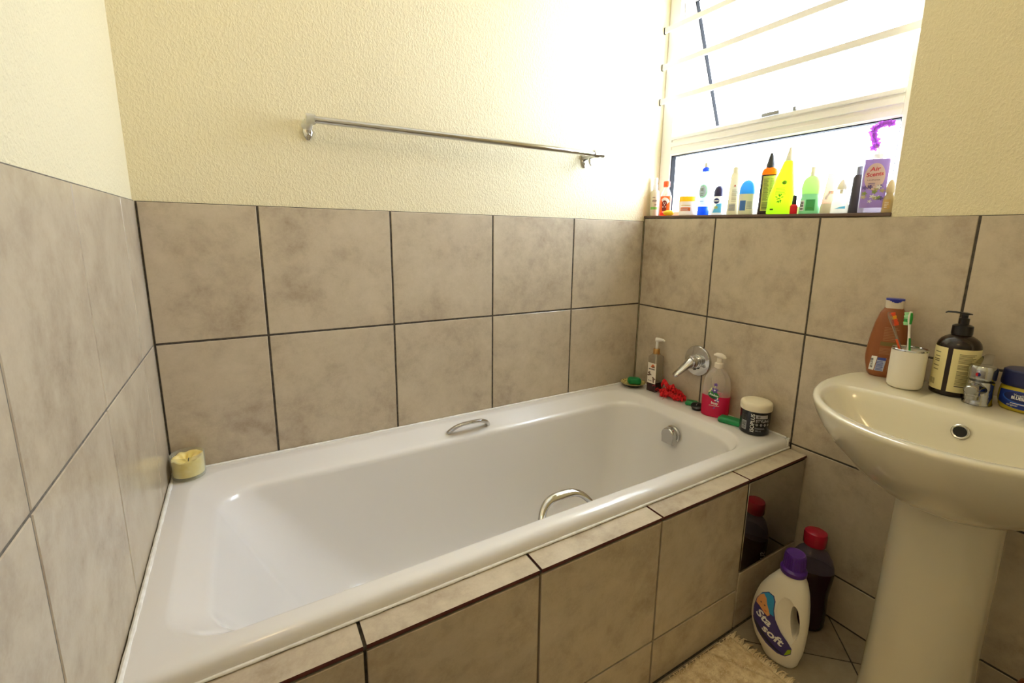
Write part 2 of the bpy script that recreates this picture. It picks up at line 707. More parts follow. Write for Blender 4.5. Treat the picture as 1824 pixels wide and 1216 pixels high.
# floor: diagonal tiles
def clip(poly, ax, val, keep_less):
    out = []
    for i in range(len(poly)):
        p, q = poly[i], poly[(i + 1) % len(poly)]
        ip = (p[ax] <= val) if keep_less else (p[ax] >= val)
        iq = (q[ax] <= val) if keep_less else (q[ax] >= val)
        if ip:
            out.append(p)
        if ip != iq:
            t = (val - p[ax]) / (q[ax] - p[ax])
            out.append((p[0] + (q[0] - p[0]) * t, p[1] + (q[1] - p[1]) * t))
    return out


fl = MB()
fl.box(-0.15, 1.90, YF - 0.15, 0.15, -0.12, -0.0015, 1)
S2 = 0.35 * sqrt(0.5)
for i in range(-12, 13):
    for j in range(-12, 13):
        cxy = []
        g = 0.0022
        for a, c in ((0, 0), (1, 0), (1, 1), (0, 1)):
            aa = (i + a) * 0.35 + (g if a == 0 else -g)
            cc = (j + c) * 0.35 + (g if c == 0 else -g)
            cxy.append((1.557 + (aa + cc) * sqrt(0.5), -0.996 + (aa - cc) * sqrt(0.5)))
        for ax, val, kl in ((0, 0.002, False), (0, L - 0.002, True), (1, YF + 0.002, False), (1, -0.762, True)):
            cxy = clip(cxy, ax, val, kl) if cxy else cxy
        if len(cxy) >= 3:
            n = len(cxy)
            fl.add([(x, y, 0) for x, y in cxy] + [(x, y, -0.003) for x, y in cxy], [tuple(range(n))] + [(k, (k + 1) % n, n + (k + 1) % n, n + k) for k in range(n)], 0, random.random())
floor = structure(fl.obj('floor', [M_FLOOR, M_GROUT], seeds=True))

# ------------------------------------------------------------------ window
win = bpy.data.objects.new('window_1', None)
COL.objects.link(win)
win.location = (XW, -0.436, WZ0)
structure(win)
ox, oy, oz = win.location


def wbox(b, x0, x1, y0, y1, z0, z1, mat=0, bev=0.0015):
    b.box(x0 - ox, x1 - ox, y0 - oy, y1 - oy, z0 - oz, z1 - oz, mat, bev, 1)


FX = XW + 0.045
b = MB()
wbox(b, XW, FX, -0.050, 0.003, WZ0, WZ1)
wbox(b, XW, FX, WY1 + 0.001, -0.838, WZ0, WZ1)
wbox(b, XW, FX, -0.838, -0.050, WZ0, WZ0 + 0.030)
wbox(b, XW, FX, -0.838, -0.050, 2.077, WZ1)
b.obj('window_frame', M_ALU, win)
b = MB()
wbox(b, XW + 0.003, FX, -0.838, -0.050, 1.478, 1.557)
wbox(b, XW - 0.004, XW + 0.004, -0.838, -0.050, 1.512, 1.530)
wbox(b, XW - 0.006, XW + 0.004, -0.838, -0.050, 1.538, 1.551)
wbox(b, XW - 0.002, XW + 0.004, -0.838, -0.050, 1.482, 1.500)
b.obj('transom', M_ALU, win)
b = MB()
for a in ((-0.0535, -0.050, WZ0 + 0.03, 1.478), (-0.838, -0.8345, WZ0 + 0.03, 1.478), (-0.838, -0.05, 1.4745, 1.478)):
    wbox(b, XW + 0.006, XW + 0.030, *a, bev=0)
b.obj('gasket', M_GASKET, win)
b = MB()
wbox(b, XW + 0.024, XW + 0.028, -0.8385, -0.0495, WZ0 + 0.029, 1.4785, bev=0)
b.obj('glass_pane', glass_pane('window glass'), win)
# top-hung sash pushed open
HX, HZ, TILT = XW + 0.020, 2.072, radians(-23.4)
sm = Matrix.Translation((HX - ox, 0, HZ - oz)) @ Matrix.Rotation(TILT, 4, 'Y')
SH = 0.570
b = MB()
for a in ((-0.088, -0.054, -SH, 0), (-0.834, -0.800, -SH, 0), (-0.800, -0.088, -0.034, 0), (-0.800, -0.088, -SH, -SH + 0.034)):
    b.box(0, 0.030, a[0] - oy, a[1] - oy, a[2], a[3], 0, 0.0015, 1, 0, sm)
sash = b.obj('window_sash', M_ALU, win)
b = MB()
for a in ((-0.0910, -0.088, -SH + 0.034, -0.034), (-0.800, -0.7970, -SH + 0.034, -0.034), (-0.800, -0.088, -0.0365, -0.034), (-0.800, -0.088, -SH + 0.034, -SH + 0.0365)):
    b.box(0.002, 0.020, a[0] - oy, a[1] - oy, a[2], a[3], 0, 0, 1, 0, sm)
b.obj('gasket', M_GASKET, sash)
b = MB()
b.box(0.012, 0.016, -0.8005 - oy, -0.0875 - oy, -SH + 0.0335, -0.0335, 0, 0, 1, 0, sm)
b.obj('glass_pane', glass_pane('sash glass'), sash)
for yy in (-0.0525, -0.8355):
    b = MB()
    yl = yy - oy
    b.tube([(XW + 0.022 - ox, yl, 2.045 - oz), (XW + 0.036 - ox, yl, 1.93 - oz)], 0.0045, 0, 6, flat=0.0012)
    b.tube([(XW + 0.020 - ox, yl, 1.83 - oz), (XW + 0.045 - ox, yl, 1.96 - oz)], 0.0045, 0, 6, flat=0.0012)
    b.obj('friction_stay', M_CHROME2, win)
b = MB()
b.box(XW - 0.012 - ox, XW - 0.004 - ox, -0.500 - oy, -0.440 - oy, 1.551 - oz, 1.562 - oz, 0, 0.002)
b.box(XW - 0.010 - ox, XW + 0.004 - ox, -0.553 - oy, -0.543 - oy, 1.551 - oz, 1.563 - oz, 0, 0.002)
b.obj('window_catch', plain('grey catch', rgb(150, 152, 155), 0.4, 0.3), win)
for z in (1.690, 1.820, 1.955):
    b = MB()
    wbox(b, XW - 0.027, XW - 0.020, WY1 - 0.001, 0.005, z - 0.0105, z + 0.0105, bev=0.001)
    bar = b.obj('burglar_bar', M_ALU, win)
    b = MB()
    wbox(b, XW - 0.0275, XW - 0.0195, 0.0005, 0.0044, z - 0.012, z + 0.012, bev=0.0005)
    b.obj('end_cap', M_GASKET, bar)
sill = MB()
wbox(sill, L, XW + 0.03, WY1 - 0.001, 0.0035, WZ0 - 0.0095, WZ0, bev=0.0015)
wbox(sill, L + 0.006, XW + 0.04, WY1 - 0.001, 0.0035, WZ0 - 0.030, WZ0 - 0.004, bev=0)
sill.v = [(x, y, z + SLOPE * (y + oy - WY1)) for x, y, z in sill.v]
sill.obj('window_sill', M_SILL, win)

# ------------------------------------------------------------------ unseen globe lamp, added for warm fill light
lamp = thing('fill_lamp', 'added unseen fill lamp, a round globe high on the left wall, behind the viewer', 'lamp', (-PAINT, -1.28, 2.15))
mt = Matrix.Rotation(radians(90), 4, 'Y')
b = MB()
b.lathe([(0.06, 0), (0.06, 0.012), (0.03, 0.02), (0.022, 0.06), (0.035, 0.066)], 0, 40, mtx=mt)
b.obj('fill_lamp_base', M_WHITE, lamp)
gm, gnt, gout = newmat('fill lamp glow')
ge = gnt.nodes.new('ShaderNodeEmission')
ge.inputs[0].default_value = (1.0, 0.72, 0.38, 1)
ge.inputs[1].default_value = 21.0
gnt.links.new(ge.outputs[0], gout.inputs[0])
b = MB()
b.lathe([(0.03, 0.064)] + [(0.08 * sin(radians(t)), 0.14 - 0.08 * cos(radians(t))) for t in range(25, 176, 10)] + [(0.001, 0.22)], 0, 40, mtx=mt)
b.obj('fill_lamp_globe', gm, lamp)

# ================================================================== BATH
def rrect(x0, x1, y0, y1, r, z, n=12):
    r4 = r if isinstance(r, (list, tuple)) else [r] * 4
    pts = []
    for (cx, cy, a0), rr in zip(((x1, y1, 0), (x0, y1, 90), (x0, y0, 180), (x1, y0, 270)), r4):
        sx = -1 if a0 in (0, 270) else 1
        sy = -1 if a0 in (0, 90) else 1
        for i in range(n + 1):
            t = radians(a0 + 90 * i / n)
            pts.append(Vector((cx + sx * rr + rr * cos(t), cy + sy * rr + rr * sin(t), z)))
    return pts


BX0, BX1, BY0, BY1 = 0.003, L - 0.003, -0.702, -0.003
keys = [  # x0,x1,y0,y1,r(4),z
    (BX0, BX1, BY0, BY1, 0.012, 0.486),
    (BX0, BX1, BY0, BY1, 0.012, 0.500),
    (BX0 + .001, BX1 - .001, BY0 + .003, BY1 - .001, 0.012, 0.510),
    (BX0 + .002, BX1 - .002, BY0 + .009, BY1 - .002, 0.013, 0.5165),
    (BX0 + .004, BX1 - .003, BY0 + .018, BY1 - .003, 0.016, 0.5196),
    (BX0 + .006, BX1 - .004, BY0 + .026, BY1 - .004, 0.020, 0.5200),
    (0.044, 1.552, -0.662, -0.045, [0.12, 0.09, 0.10, 0.12], 0.5200),
    (0.049, 1.547, -0.657, -0.050, [0.12, 0.09, 0.10, 0.12], 0.5188),
    (0.055, 1.542, -0.653, -0.060, [0.12, 0.09, 0.10, 0.12], 0.5155),
    (0.094, 1.532, -0.648, -0.112, [0.115, 0.085, 0.10, 0.12], 0.4975),
    (0.101, 1.527, -0.644, -0.122, [0.115, 0.085, 0.10, 0.12], 0.4935),
    (0.107, 1.524, -0.641, -0.128, [0.115, 0.085, 0.10, 0.12], 0.486),
]
deep = [
    (0.107, 1.524, -0.641, -0.128, [0.115, 0.085, 0.10, 0.12], 0.486),
    (0.155, 1.514, -0.635, -0.135, [0.12, 0.105, 0.115, 0.12], 0.40),
    (0.215, 1.502, -0.628, -0.145, [0.125, 0.13, 0.135, 0.125], 0.29),
    (0.275, 1.489, -0.619, -0.157, [0.13, 0.15, 0.155, 0.13], 0.200),
    (0.340, 1.470, -0.603, -0.174, [0.135, 0.165, 0.165, 0.135], 0.138),
    (0.425, 1.430, -0.572, -0.205, [0.13, 0.16, 0.16, 0.13], 0.106),
    (0.520, 1.37, -0.525, -0.252, [0.11, 0.12, 0.12, 0.11], 0.097),
    (0.75, 1.15, -0.42, -0.36, [0.02] * 4, 0.094)]
dd = []
nn = len(deep)
for i in range(nn - 1):
    P4 = [deep[max(i - 1, 0)], deep[i], deep[i + 1], deep[min(i + 2, nn - 1)]]
    for j in range(6):
        t = j / 6

        def cr(a0, a1, a2, a3):
            return 0.5 * (2 * a1 + (a2 - a0) * t + (2 * a0 - 5 * a1 + 4 * a2 - a3) * t * t + (3 * a1 - a0 - 3 * a2 + a3) * t ** 3)
        dd.append(tuple([cr(*(q[c][k] for q in P4)) for k in range(4)] if c == 4 else cr(*(q[c] for q in P4)) for c in range(6)))
dd.append(deep[-1])
tub = thing('bathtub', 'white built-in bathtub along the tiled back wall under the towel rail', 'bathtub', (0, 0, 0))
b = MB()
b.loft([rrect(*k) for k in keys] + [rrect(*k) for k in dd[1:]], 0, False, True)
b.obj('tub_shell', M_ACRYL, tub, sharp=60)
b = MB()                                       # silicone bead round the three walls
rnd = random.Random(3)


def bead(p0, p1, n, r):
    pts = []
    rs = []
    for i in range(n + 1):
        t = i / n
        p = Vector(p0).lerp(Vector(p1), t)
        pts.append(p)
        rs.append(r * (0.85 + 0.35 * rnd.random()))
    return pts, rs


for p0, p1, n, r in (((0.0055, -0.70, 0.5195), (0.0055, -0.006, 0.5195), 40, 0.0042), ((0.005, -0.0050, 0.5195), (L - 0.005, -0.0050, 0.5195), 80, 0.0035), ((L - 0.0055, -0.006, 0.5195), (L - 0.0055, -0.69, 0.5195), 40, 0.004)):
    pts, rs = bead(p0, p1, n, r)
    b.tube(pts, rs, 0, 8)
for p0, p1, n, r in (((0.005, -0.7030, 0.4906), (L - 0.005, -0.7030, 0.4906), 90, 0.0030),):
    pts, rs = bead(p0, p1, n, r)
    b.tube(pts, rs, 0, 8)
for k in range(7):
    b.tube([(L - 0.007 - 0.002 * k, -0.696 - 0.0005 * k, 0.520 - 0.0035 * k), (L - 0.0065, -0.697, 0.517 - 0.0035 * k)], 0.005, 0, 6)
b.obj('sealant_bead', M_SEAL, tub)


def grab_handle(x0, x1, base, nrm, rise, parent):
    base, nrm = Vector(base), Vector(nrm).normalized()
    xm, hw = (x0 + x1) / 2, (x1 - x0) / 2
    pts, ra, rb = [], [], []
    for i in range(25):
        u = -1 + 2 * i / 24
        h = rise * (1 - abs(u) ** 3.2)
        x = xm + hw * (u * (0.93 + 0.07 * (1 - abs(u) ** 3)))
        pts.append(Vector((x, base.y, base.z)) + nrm * (h + 0.0005))
        ra.append(0.0062 + 0.0018 * abs(u) ** 2)
        rb.append(0.0078 + 0.0040 * (1 - abs(u) ** 1.5))
    b = MB()
    b.tube(pts, ra, 0, 14, flat=rb)
    o = b.obj('grab_handle', M_CHROME, parent)
    o['label'] = 'chrome grab handle'
    return o


grab_handle(0.735, 0.892, (0, -0.093, 0.5040), (0, -0.55, 0.84), 0.036, tub)
grab_handle(0.742, 0.915, (0, -0.6385, 0.482), (0, 0.62, 0.80), 0.052, tub)
# overflow filler on the end wall
b = MB()
kx, ky, kz = 1.5155, -0.365, 0.437
km = Matrix.Translation((kx, ky, kz)) @ Matrix.Rotation(radians(-90), 4, 'Y') @ Matrix.Rotation(radians(0), 4, 'Z')
b.lathe([(0.028, -0.006), (0.033, 0.002), (0.033, 0.008), (0.029, 0.011), (0.029, 0.020)], 0, 40, mtx=km)
prof = []
for i in range(40):                            # D outline with a straight foot
    t = 2 * pi * i / 40
    x, y = 0.029 * cos(t), 0.029 * sin(t)
    if x < -0.004 and abs(y) < 0.029:
        x = -0.031 if abs(y) < 0.027 else x
    prof.append((x, y))
b.loft([[km @ Vector((x * s, y * s, z)) for x, y in prof] for s, z in ((1, 0.012), (1, 0.030), (0.96, 0.0335), (0.90, 0.035))], 0)
b.obj('overflow_cover', M_CHROME2, tub)['label'] = 'chrome overflow filler knob on the end of the bath'

# ------------------------------------------------------------------ tiled surround
sur = thing('bath_surround', 'tiled boxing in front of the white bathtub with a narrow tiled ledge', 'bath surround', (0, -0.758, 0))
AY = -0.758
b = MB()
b.box(0.002, L - 0.002, 0.009, 0.064, 0, 0.476)
core = b.obj('masonry_core', M_GROUT, sur)
b = MB()
fx = [0.002, 0.323, 0.668, 1.0205, 1.3690]
tile_run(b, 1, 0.0, fx, [0.0, 0.136, 0.4755], -1, gap=0.0055, thick=0.009)
tile_run(b, 1, 0.0, [1.3690, L - 0.002], [0.0, 0.188], -1, gap=0.0055, thick=0.009)
b.obj('front_tiles', M_TILE, sur, seeds=True)
b = MB()
for i, (x0, x1) in enumerate(zip([0.002, 0.323, 0.668, 1.0205, 1.3690], [0.323, 0.668, 1.0205, 1.3690, L - 0.002])):
    g = 0.0030
    sd = random.random()
    y0, y1 = -0.001, 0.054
    zt, zb = 0.4870, 0.4795
    X0, X1 = x0 + g, x1 - g
    b.add([(X0, y0, zt), (X1, y0, zt), (X1, y1, zt), (X0, y1, zt)], [(0, 1, 2, 3)], 0, sd)
    b.add([(X0, y0, zt), (X1, y0, zt), (X1, y0, zb), (X0, y0, zb)], [(0, 3, 2, 1)], 1, sd)
    b.add([(X0, y0, zb), (X1, y0, zb), (X1, y1, zb), (X0, y1, zb)], [(0, 3, 2, 1)], 1, sd)
    b.add([(X0, y0, zb), (X0, y0, zt), (X0, y1, zt), (X0, y1, zb)], [(0, 1, 2, 3)], 1, sd)
    b.add([(X1, y0, zb), (X1, y0, zt), (X1, y1, zt), (X1, y1, zb)], [(0, 3, 2, 1)], 1, sd)
b.box(0.002, L - 0.002, 0.002, 0.064, 0.4755, 0.4815, 2)
b.obj('ledge_tiles', [M_TILE, M_RAW, M_GROUT], sur, seeds=True)
# polished dark access panel that mirrors the bottles in front of it
pm, pnt, pout = newmat('polished dark panel')
pa = pnt.nodes.new('ShaderNodeBsdfPrincipled')
pa.inputs['Roughness'].default_value = 0.35
ptc = pnt.nodes.new('ShaderNodeTexCoord')
pn = pnt.nodes.new('ShaderNodeTexNoise')
pn.inputs['Scale'].default_value = 9
pn.inputs['Detail'].default_value = 6
pnt.links.new(ptc.outputs['Object'], pn.inputs['Vector'])
pr = ramp(pnt, [(0.35, rgb(26, 22, 18)), (0.68, rgb(66, 57, 46))])
pnt.links.new(pn.outputs[0], pr.inputs[0])
pnt.links.new(pr.outputs[0], pa.inputs['Base Color'])
pg = pnt.nodes.new('ShaderNodeBsdfGlossy')
pg.inputs['Color'].default_value = (0.80, 0.77, 0.72, 1)
pg.inputs['Roughness'].default_value = 0.015
px = pnt.nodes.new('ShaderNodeMixShader')
px.inputs[0].default_value = 0.62
pnt.links.new(pa.outputs[0], px.inputs[1])
pnt.links.new(pg.outputs[0], px.inputs[2])
pnt.links.new(px.outputs[0], pout.inputs[0])
b = MB()
b.box(1.3725, L - 0.006, 0.0, 0.006, 0.1925, 0.4735, 0, 0.001, 1)
b.obj('access_panel', pm, sur)['label'] = 'dark polished mirror-like access panel'

# ================================================================== TOWEL RAIL
rail = thing('towel_rail', 'long chrome towel rail on the cream back wall above the bath', 'towel rail', (0.385, PAINT, 1.436))
ry = -0.062 - PAINT
b = MB()
b.tube([(0.010, ry, 0.0), (0.985, ry, 0.008)], 0.0095, 0, 20)
b.obj('rail', M_CHROME, rail)
M_CLEARP = clear('clear bracket plastic', (0.93, 0.93, 0.90, 1), 0.30, 0.1, (0.8, 0.78, 0.72, 1))


def bracket(x, z, first):
    b = MB()
    mt = Matrix.Translation((x, 0, z)) @ Matrix.Rotation(radians(90), 4, 'X')
    b.tube([(x, 0, z - 0.004), (x, -0.02, z - 0.002), (x, ry, z)], [0.015, 0.012, 0.0125], 0, 18)
    b.tube([(x - 0.010, ry, z), (x + 0.009, ry, z + 0.0001)], 0.0135, 0, 20)
    o = b.obj('bracket', M_CLEARP if first else M_CHROME2, rail)
    c = MB()
    c.tube([(x + 0.008, ry, z), (x + 0.012, ry, z)], 0.0122, 0, 20)
    c.obj('collar', M_CHROME, o)
    c = MB()                                    # screw plate under the arm
    c.tube([(x, -0.001, z - 0.012), (x, -0.0035, z - 0.022), (x, -0.0035, z - 0.034), (x, -0.001, z - 0.041)], [0.011, 0.0125, 0.009, 0.004], 0, 16, flat=0.004)
    mt = Matrix.Translation((x, -0.006, z - 0.027)) @ Matrix.Rotation(radians(90), 4, 'X')
    c.lathe([(0.0045, 0), (0.0045, 0.002), (0.002, 0.0035)], 0, 16, mtx=mt)
    c.obj('screw_plate', M_CHROME2, o)
    return o


bracket(0.002, 0.0, True)
o = bracket(0.955, 0.0078, False)
b = MB()
b.tube([(0.955, ry + 0.030, -0.002), (0.953, ry + 0.031, -0.012), (0.955, ry + 0.030, -0.022), (0.960, ry + 0.028, -0.030)], [0.0035, 0.004, 0.0035, 0.002], 0, 10)
b.obj('hook', M_CHROME2, rail)
b = MB()
b.tube([(0.985, ry, 0.008), (0.990, ry, 0.008), (0.993, ry, 0.008)], [0.011, 0.011, 0.007], 0, 20)
b.obj('end_cap', M_CHROME, rail)

# ================================================================== WALL MIXER
mix = thing('wall_mixer_tap', 'chrome lever mixer tap on the window wall above the bath', 'tap', (L, -0.327, 0.687))
toroom = Matrix.Rotation(radians(-90), 4, 'Y')        # lathe axis points to -X
b = MB()
b.lathe([(0.0595, -0.001), (0.0595, 0.004), (0.056, 0.009), (0.030, 0.012)], 0, 56, True, True, mtx=toroom)
b.obj('wall_plate', M_CHROME, mix)
b = MB()
b.lathe([(0.0265, 0.010), (0.0265, 0.016), (0.024, 0.0172), (0.024, 0.0195), (0.0262, 0.0207), (0.0262, 0.027), (0.0235, 0.0282), (0.0235, 0.030), (0.0255, 0.0312), (0.0255, 0.042), (0.022, 0.049), (0.012, 0.052)], 0, 40, True, True, mtx=toroom)
b.obj('mixer_body', M_CHROME, mix)
b = MB()
pts = [(-0.030, 0.0, 0.002), (-0.046, 0.002, -0.003), (-0.062, 0.006, -0.014), (-0.080, 0.011, -0.028), (-0.096, 0.015, -0.040), (-0.106, 0.017, -0.047), (-0.110, 0.018, -0.050)]
b.tube(pts, [0.0215, 0.020, 0.0135, 0.0100, 0.0090, 0.0080, 0.005], 0, 20, flat=[0.0225, 0.0215, 0.018, 0.0155, 0.014, 0.012, 0.008])
b.obj('lever', M_CHROME, mix)
b = MB()
b.tube([(-0.022, -0.003, -0.022), (-0.022, -0.004, -0.031)], [0.009, 0.006], 0, 12)
b.obj('diverter_button', M_BLACK, mix)

# ================================================================== BATH-SIDE THINGS
RZ = 0.5203
# candle in glass
c = thing('candle_jar', 'half-burnt pale yellow candle in a clear glass tumbler on the bath corner', 'candle', (0.0425, -0.046, RZ + 0.0005))
M_GLASS = clear('clear tumbler glass', (0.97, 0.98, 0.95, 1), 0.05, 0.05, (0.75, 0.75, 0.66, 1))
b = MB()
b.lathe([(0.030, 0.0), (0.0350, 0.002), (0.0370, 0.008), (0.0370, 0.062), (0.0362, 0.0645), (0.0350, 0.0645), (0.0346, 0.062), (0.0346, 0.010), (0.001, 0.0095)], 0, 56, True, False)
b.obj('glass_tumbler', M_GLASS, c)
b = MB()
rings = []
N = 56
for r, z, k in ((0.0338, 0.0105, 0), (0.0342, 0.030, 0), (0.0342, 0.050, 0), (0.0340, 0.0535, 1), (0.030, 0.0550, 1), (0.024, 0.049, 1.2), (0.015, 0.043, 1.2), (0.006, 0.0415, 0.5), (0.0008, 0.0415, 0)):
    ring = []
    for i in range(N):
        t = 2 * pi * i / N
        h = noise.noise(Vector((cos(t) * 2.3, sin(t) * 2.3, r * 60))) * 0.0065 * k + k * 0.0035 * sin(t + 0.4)
        ring.append(Vector((r * cos(t), r * sin(t), z + h)))
    rings.append(ring)
b.loft(rings, 0)
b.obj('wax', noisy('candle wax', rgb(236, 212, 118), rgb(248, 232, 170), 30, 0.5), c, sharp=80)
b = MB()
b.tube([(0.001, 0, 0.040), (0.0015, 0.001, 0.046), (0.003, 0.001, 0.050)], 0.0011, 0, 8)
b.obj('wick', M_BLACK, c)

# soap dish with soap
d = thing('soap_dish', 'small painted pottery saucer on the far bath corner holding green soap', 'soap dish', (1.598, -0.064, RZ))
dm, dnt, dout = newmat('painted pottery')
tcn = dnt.nodes.new('ShaderNodeTexCoord')
vz = dnt.nodes.new('ShaderNodeTexVoronoi')
vz.inputs['Scale'].default_value = 95
dnt.links.new(tcn.outputs['Object'], vz.inputs['Vector'])
dr = ramp(dnt, [(0.18, rgb(40, 36, 30)), (0.30, rgb(176, 158, 96)), (0.6, rgb(206, 188, 126)), (0.9, rgb(150, 150, 100))])
dnt.links.new(vz.outputs['Distance'], dr.inputs[0])
dp = dnt.nodes.new('ShaderNodeBsdfPrincipled')
dp.inputs['Roughness'].default_value = 0.2
dnt.links.new(dr.outputs[0], dp.inputs['Base Color'])
dnt.links.new(dp.outputs[0], dout.inputs[0])
b = MB()
b.lathe([(0.026, 0.0), (0.028, 0.003), (0.040, 0.009), (0.0505, 0.0165), (0.0515, 0.0185), (0.0500, 0.0188), (0.040, 0.0125), (0.026, 0.0075), (0.0005, 0.0070)], 0, 48)
for k in range(len(b.f)):
    zc = sum(b.v[i][2] for i in b.f[k]) / len(b.f[k])
    if k < 48 * 3:
        b.m[k] = 1
b.obj('saucer', [dm, plain('dark saucer underside', rgb(40, 34, 28), 0.4)], d)
M_SOAP = noisy('green soap', rgb(10, 118, 62), rgb(24, 142, 78), 40, 0.38)


def soap_bar(name, label, loc, size, rz, tilt=0.0, bend=0.0, group=None):
    bm = bmesh.new()
    bmesh.ops.create_cube(bm, size=1)
    for v in bm.verts:
        v.co = Vector((v.co.x * size[0], v.co.y * size[1], (v.co.z + 0.5) * size[2]))
    bmesh.ops.bevel(bm, geom=bm.edges[:], offset=min(size) * 0.36, segments=5, profile=0.5, affect='EDGES')
    bmesh.ops.subdivide_edges(bm, edges=bm.edges[:], cuts=1, use_grid_fill=True)
    for v in bm.verts:
        n = noise.noise(v.co * 55 + Vector(loc) * 9) * 0.0012
        v.co.z = v.co.z * (1 - 0.10 * (abs(v.co.x) / size[0] * 2) ** 2) + (n if v.co.z > 0.003 else 0)
        v.co.y += bend * (v.co.x / size[0]) ** 2
    b = MB()
    b.bm(bm)
    o = b.obj(name, M_SOAP, sharp=70)
    o.location = loc
    o.rotation_euler = (0, tilt, rz)
    return tag(o, label, 'soap', group)


soap_bar('soap_bar', 'green bar of soap lying in the painted saucer', (1.604, -0.064, RZ + 0.0082), (0.056, 0.036, 0.029), radians(-28), radians(4))
soap_bar('soap_bar', 'worn green soap piece half hidden between the red scrunched cloth and the black plug', (1.632, -0.342, RZ), (0.044, 0.030, 0.018), radians(-60))
soap_bar('soap_bar', 'green bar of soap lying between the pink bath gel bottle and the black jar', (1.606, -0.530, RZ), (0.082, 0.040, 0.021), radians(-74))

# square pump bottle
def pump_head(parent, z, mat, neck_r, h, reach, dirx, wid=0.009, collar=None, collar_r=0.014, collar_h=0.02, drop=0.004):
    """collar + stem + nozzle head; dirx = local heading of the spout in degrees (0 = local +X)"""
    cl = MB()
    cl.lathe([(collar_r, z), (collar_r * 1.02, z + 0.002), (collar_r, z + collar_h - 0.002), (collar_r * 0.86, z + collar_h)], 0, 32)
    cl.obj('collar', collar or mat, parent)
    b = MB()
    z2 = z + collar_h
    b.lathe([(neck_r, z2 - 0.002), (neck_r, z2 + h * 0.62), (neck_r * 1.05, z2 + h * 0.64)], 0, 24)
    t = radians(dirx)
    u = Vector((cos(t), sin(t), 0))
    zc = z2 + h * 0.80
    pts = [Vector((0, 0, zc)) - u * wid * 1.1, Vector((0, 0, zc)) - u * wid * 0.4, Vector((0, 0, zc + 0.001)) + u * reach * 0.35, Vector((0, 0, zc)) + u * reach * 0.8, Vector((0, 0, zc - drop)) + u * reach]
    b.tube(pts, [h * 0.16, h * 0.21, h * 0.17, h * 0.11, h * 0.08], 0, 14, flat=[wid * 0.6, wid, wid * 0.75, wid * 0.45, wid * 0.35])
    return b.obj('pump', mat, parent)


pb = thing('soap_pump_bottle', 'square clear pump bottle with gold collar, dark liquid and a white label', 'bottle', (1.634, -0.150, RZ), radians(-84))
body = Body(rounded([(0.0, 0.0235, 0.0235), (0.146, 0.0235, 0.0235), (0.1485, 0.0225, 0.0225), (0.156, 0.014, 0.014), (0.160, 0.012, 0.012)], 0.003), 9, 64)
b = MB()
body.mesh(b, 0, 0, 0.040, 0.160, cap0=False)
b.obj('bottle_body', clear('clear square bottle', (0.86, 0.82, 0.74, 1), 0.22, 0.08, (0.5, 0.45, 0.38, 1)), pb)
b = MB()
body.mesh(b, 0, 0.0002, 0.0, 0.0398)
b.obj('liquid', plain('dark brown liquid', rgb(52, 26, 26), 0.2), pb)
lb = Label(body.surf)
lb.rect(-0.0205, 0.0205, 0.036, 0.122, plain('ivory label', rgb(232, 222, 206), 0.5))
ORG, BRN = plain('orange ink', rgb(214, 92, 30), 0.5), plain('brown ink', rgb(110, 84, 66), 0.5)
lb.poly([(-0.006, 0.106), (0.004, 0.118), (0.013, 0.112), (0.012, 0.104), (0.004, 0.101)], ORG, 1)
lb.rect(0.002, 0.014, 0.103, 0.109, BRN, 2)
lb.rect(-0.015, 0.015, 0.094, 0.098, M_INK, 1)
for s, z, q in ((-0.012, 0.080, 0.5), (-0.006, 0.073, -0.4), (-0.014, 0.069, 0.1), (0.010, 0.060, -0.3), (0.013, 0.055, 0.4)):
    lb.ellipse(s, z, 0.007, 0.0035, BRN, 1, q, 14)
for i in range(4):
    lb.rect(-0.014 + i * 0.006, -0.011 + i * 0.006, 0.044, 0.049, M_INK, 1)
lb.rect(0.009, 0.015, 0.040, 0.052, BRN, 1)
lb.obj(pb)
pump_head(pb, 0.158, M_WHITE, 0.0055, 0.046, 0.030, 28, 0.007, plain('gold collar', rgb(196, 150, 84), 0.25, 0.8), 0.0135, 0.022)
b = MB()
b.tube([(0, 0, 0.16), (0.001, 0, 0.01)], 0.0025, 0, 8)
b.obj('dip_tube', M_WHITE, pb)

# scrunched red cloth
rn = random.Random(11)
b = MB()


def ruffle(mb, cpts, w, amp, freq, seed, th=0.0035):
    """a gathered strip of net: ribbon following cpts whose free edge ruffles"""
    rr = random.Random(seed)
    ph = rr.random() * 6
    n = 70
    rows_ = []
    for i in range(n + 1):
        t = i / n * (len(cpts) - 1)
        k = min(int(t), len(cpts) - 2)
        f = t - k
        f = f * f * (3 - 2 * f)
        p = cpts[k].lerp(cpts[k + 1], f)
        q = cpts[min(k + 1, len(cpts) - 1)] - cpts[k]
        q.z *= 0.3
        q.normalize()
        side = Vector((-q.y, q.x, 0))
        ring = []
        for j in range(10):
            a = 2 * pi * j / 10
            off = side * (cos(a) * w * (0.75 + 0.35 * sin(i * 0.7 + ph))) + Vector((0, 0, 1)) * (sin(a) * w * 0.8)
            off += (side * noise.noise(p * 60 + Vector((a, i * 0.31, seed))) + Vector((0, 0, noise.noise(p * 60 + Vector((i * 0.4, a, seed + 9)))))) * amp
            v = p + off
            v.z = max(v.z, 0.0006)
            ring.append(v)
        rows_.append(ring)
    mb.loft(rows_, 0)


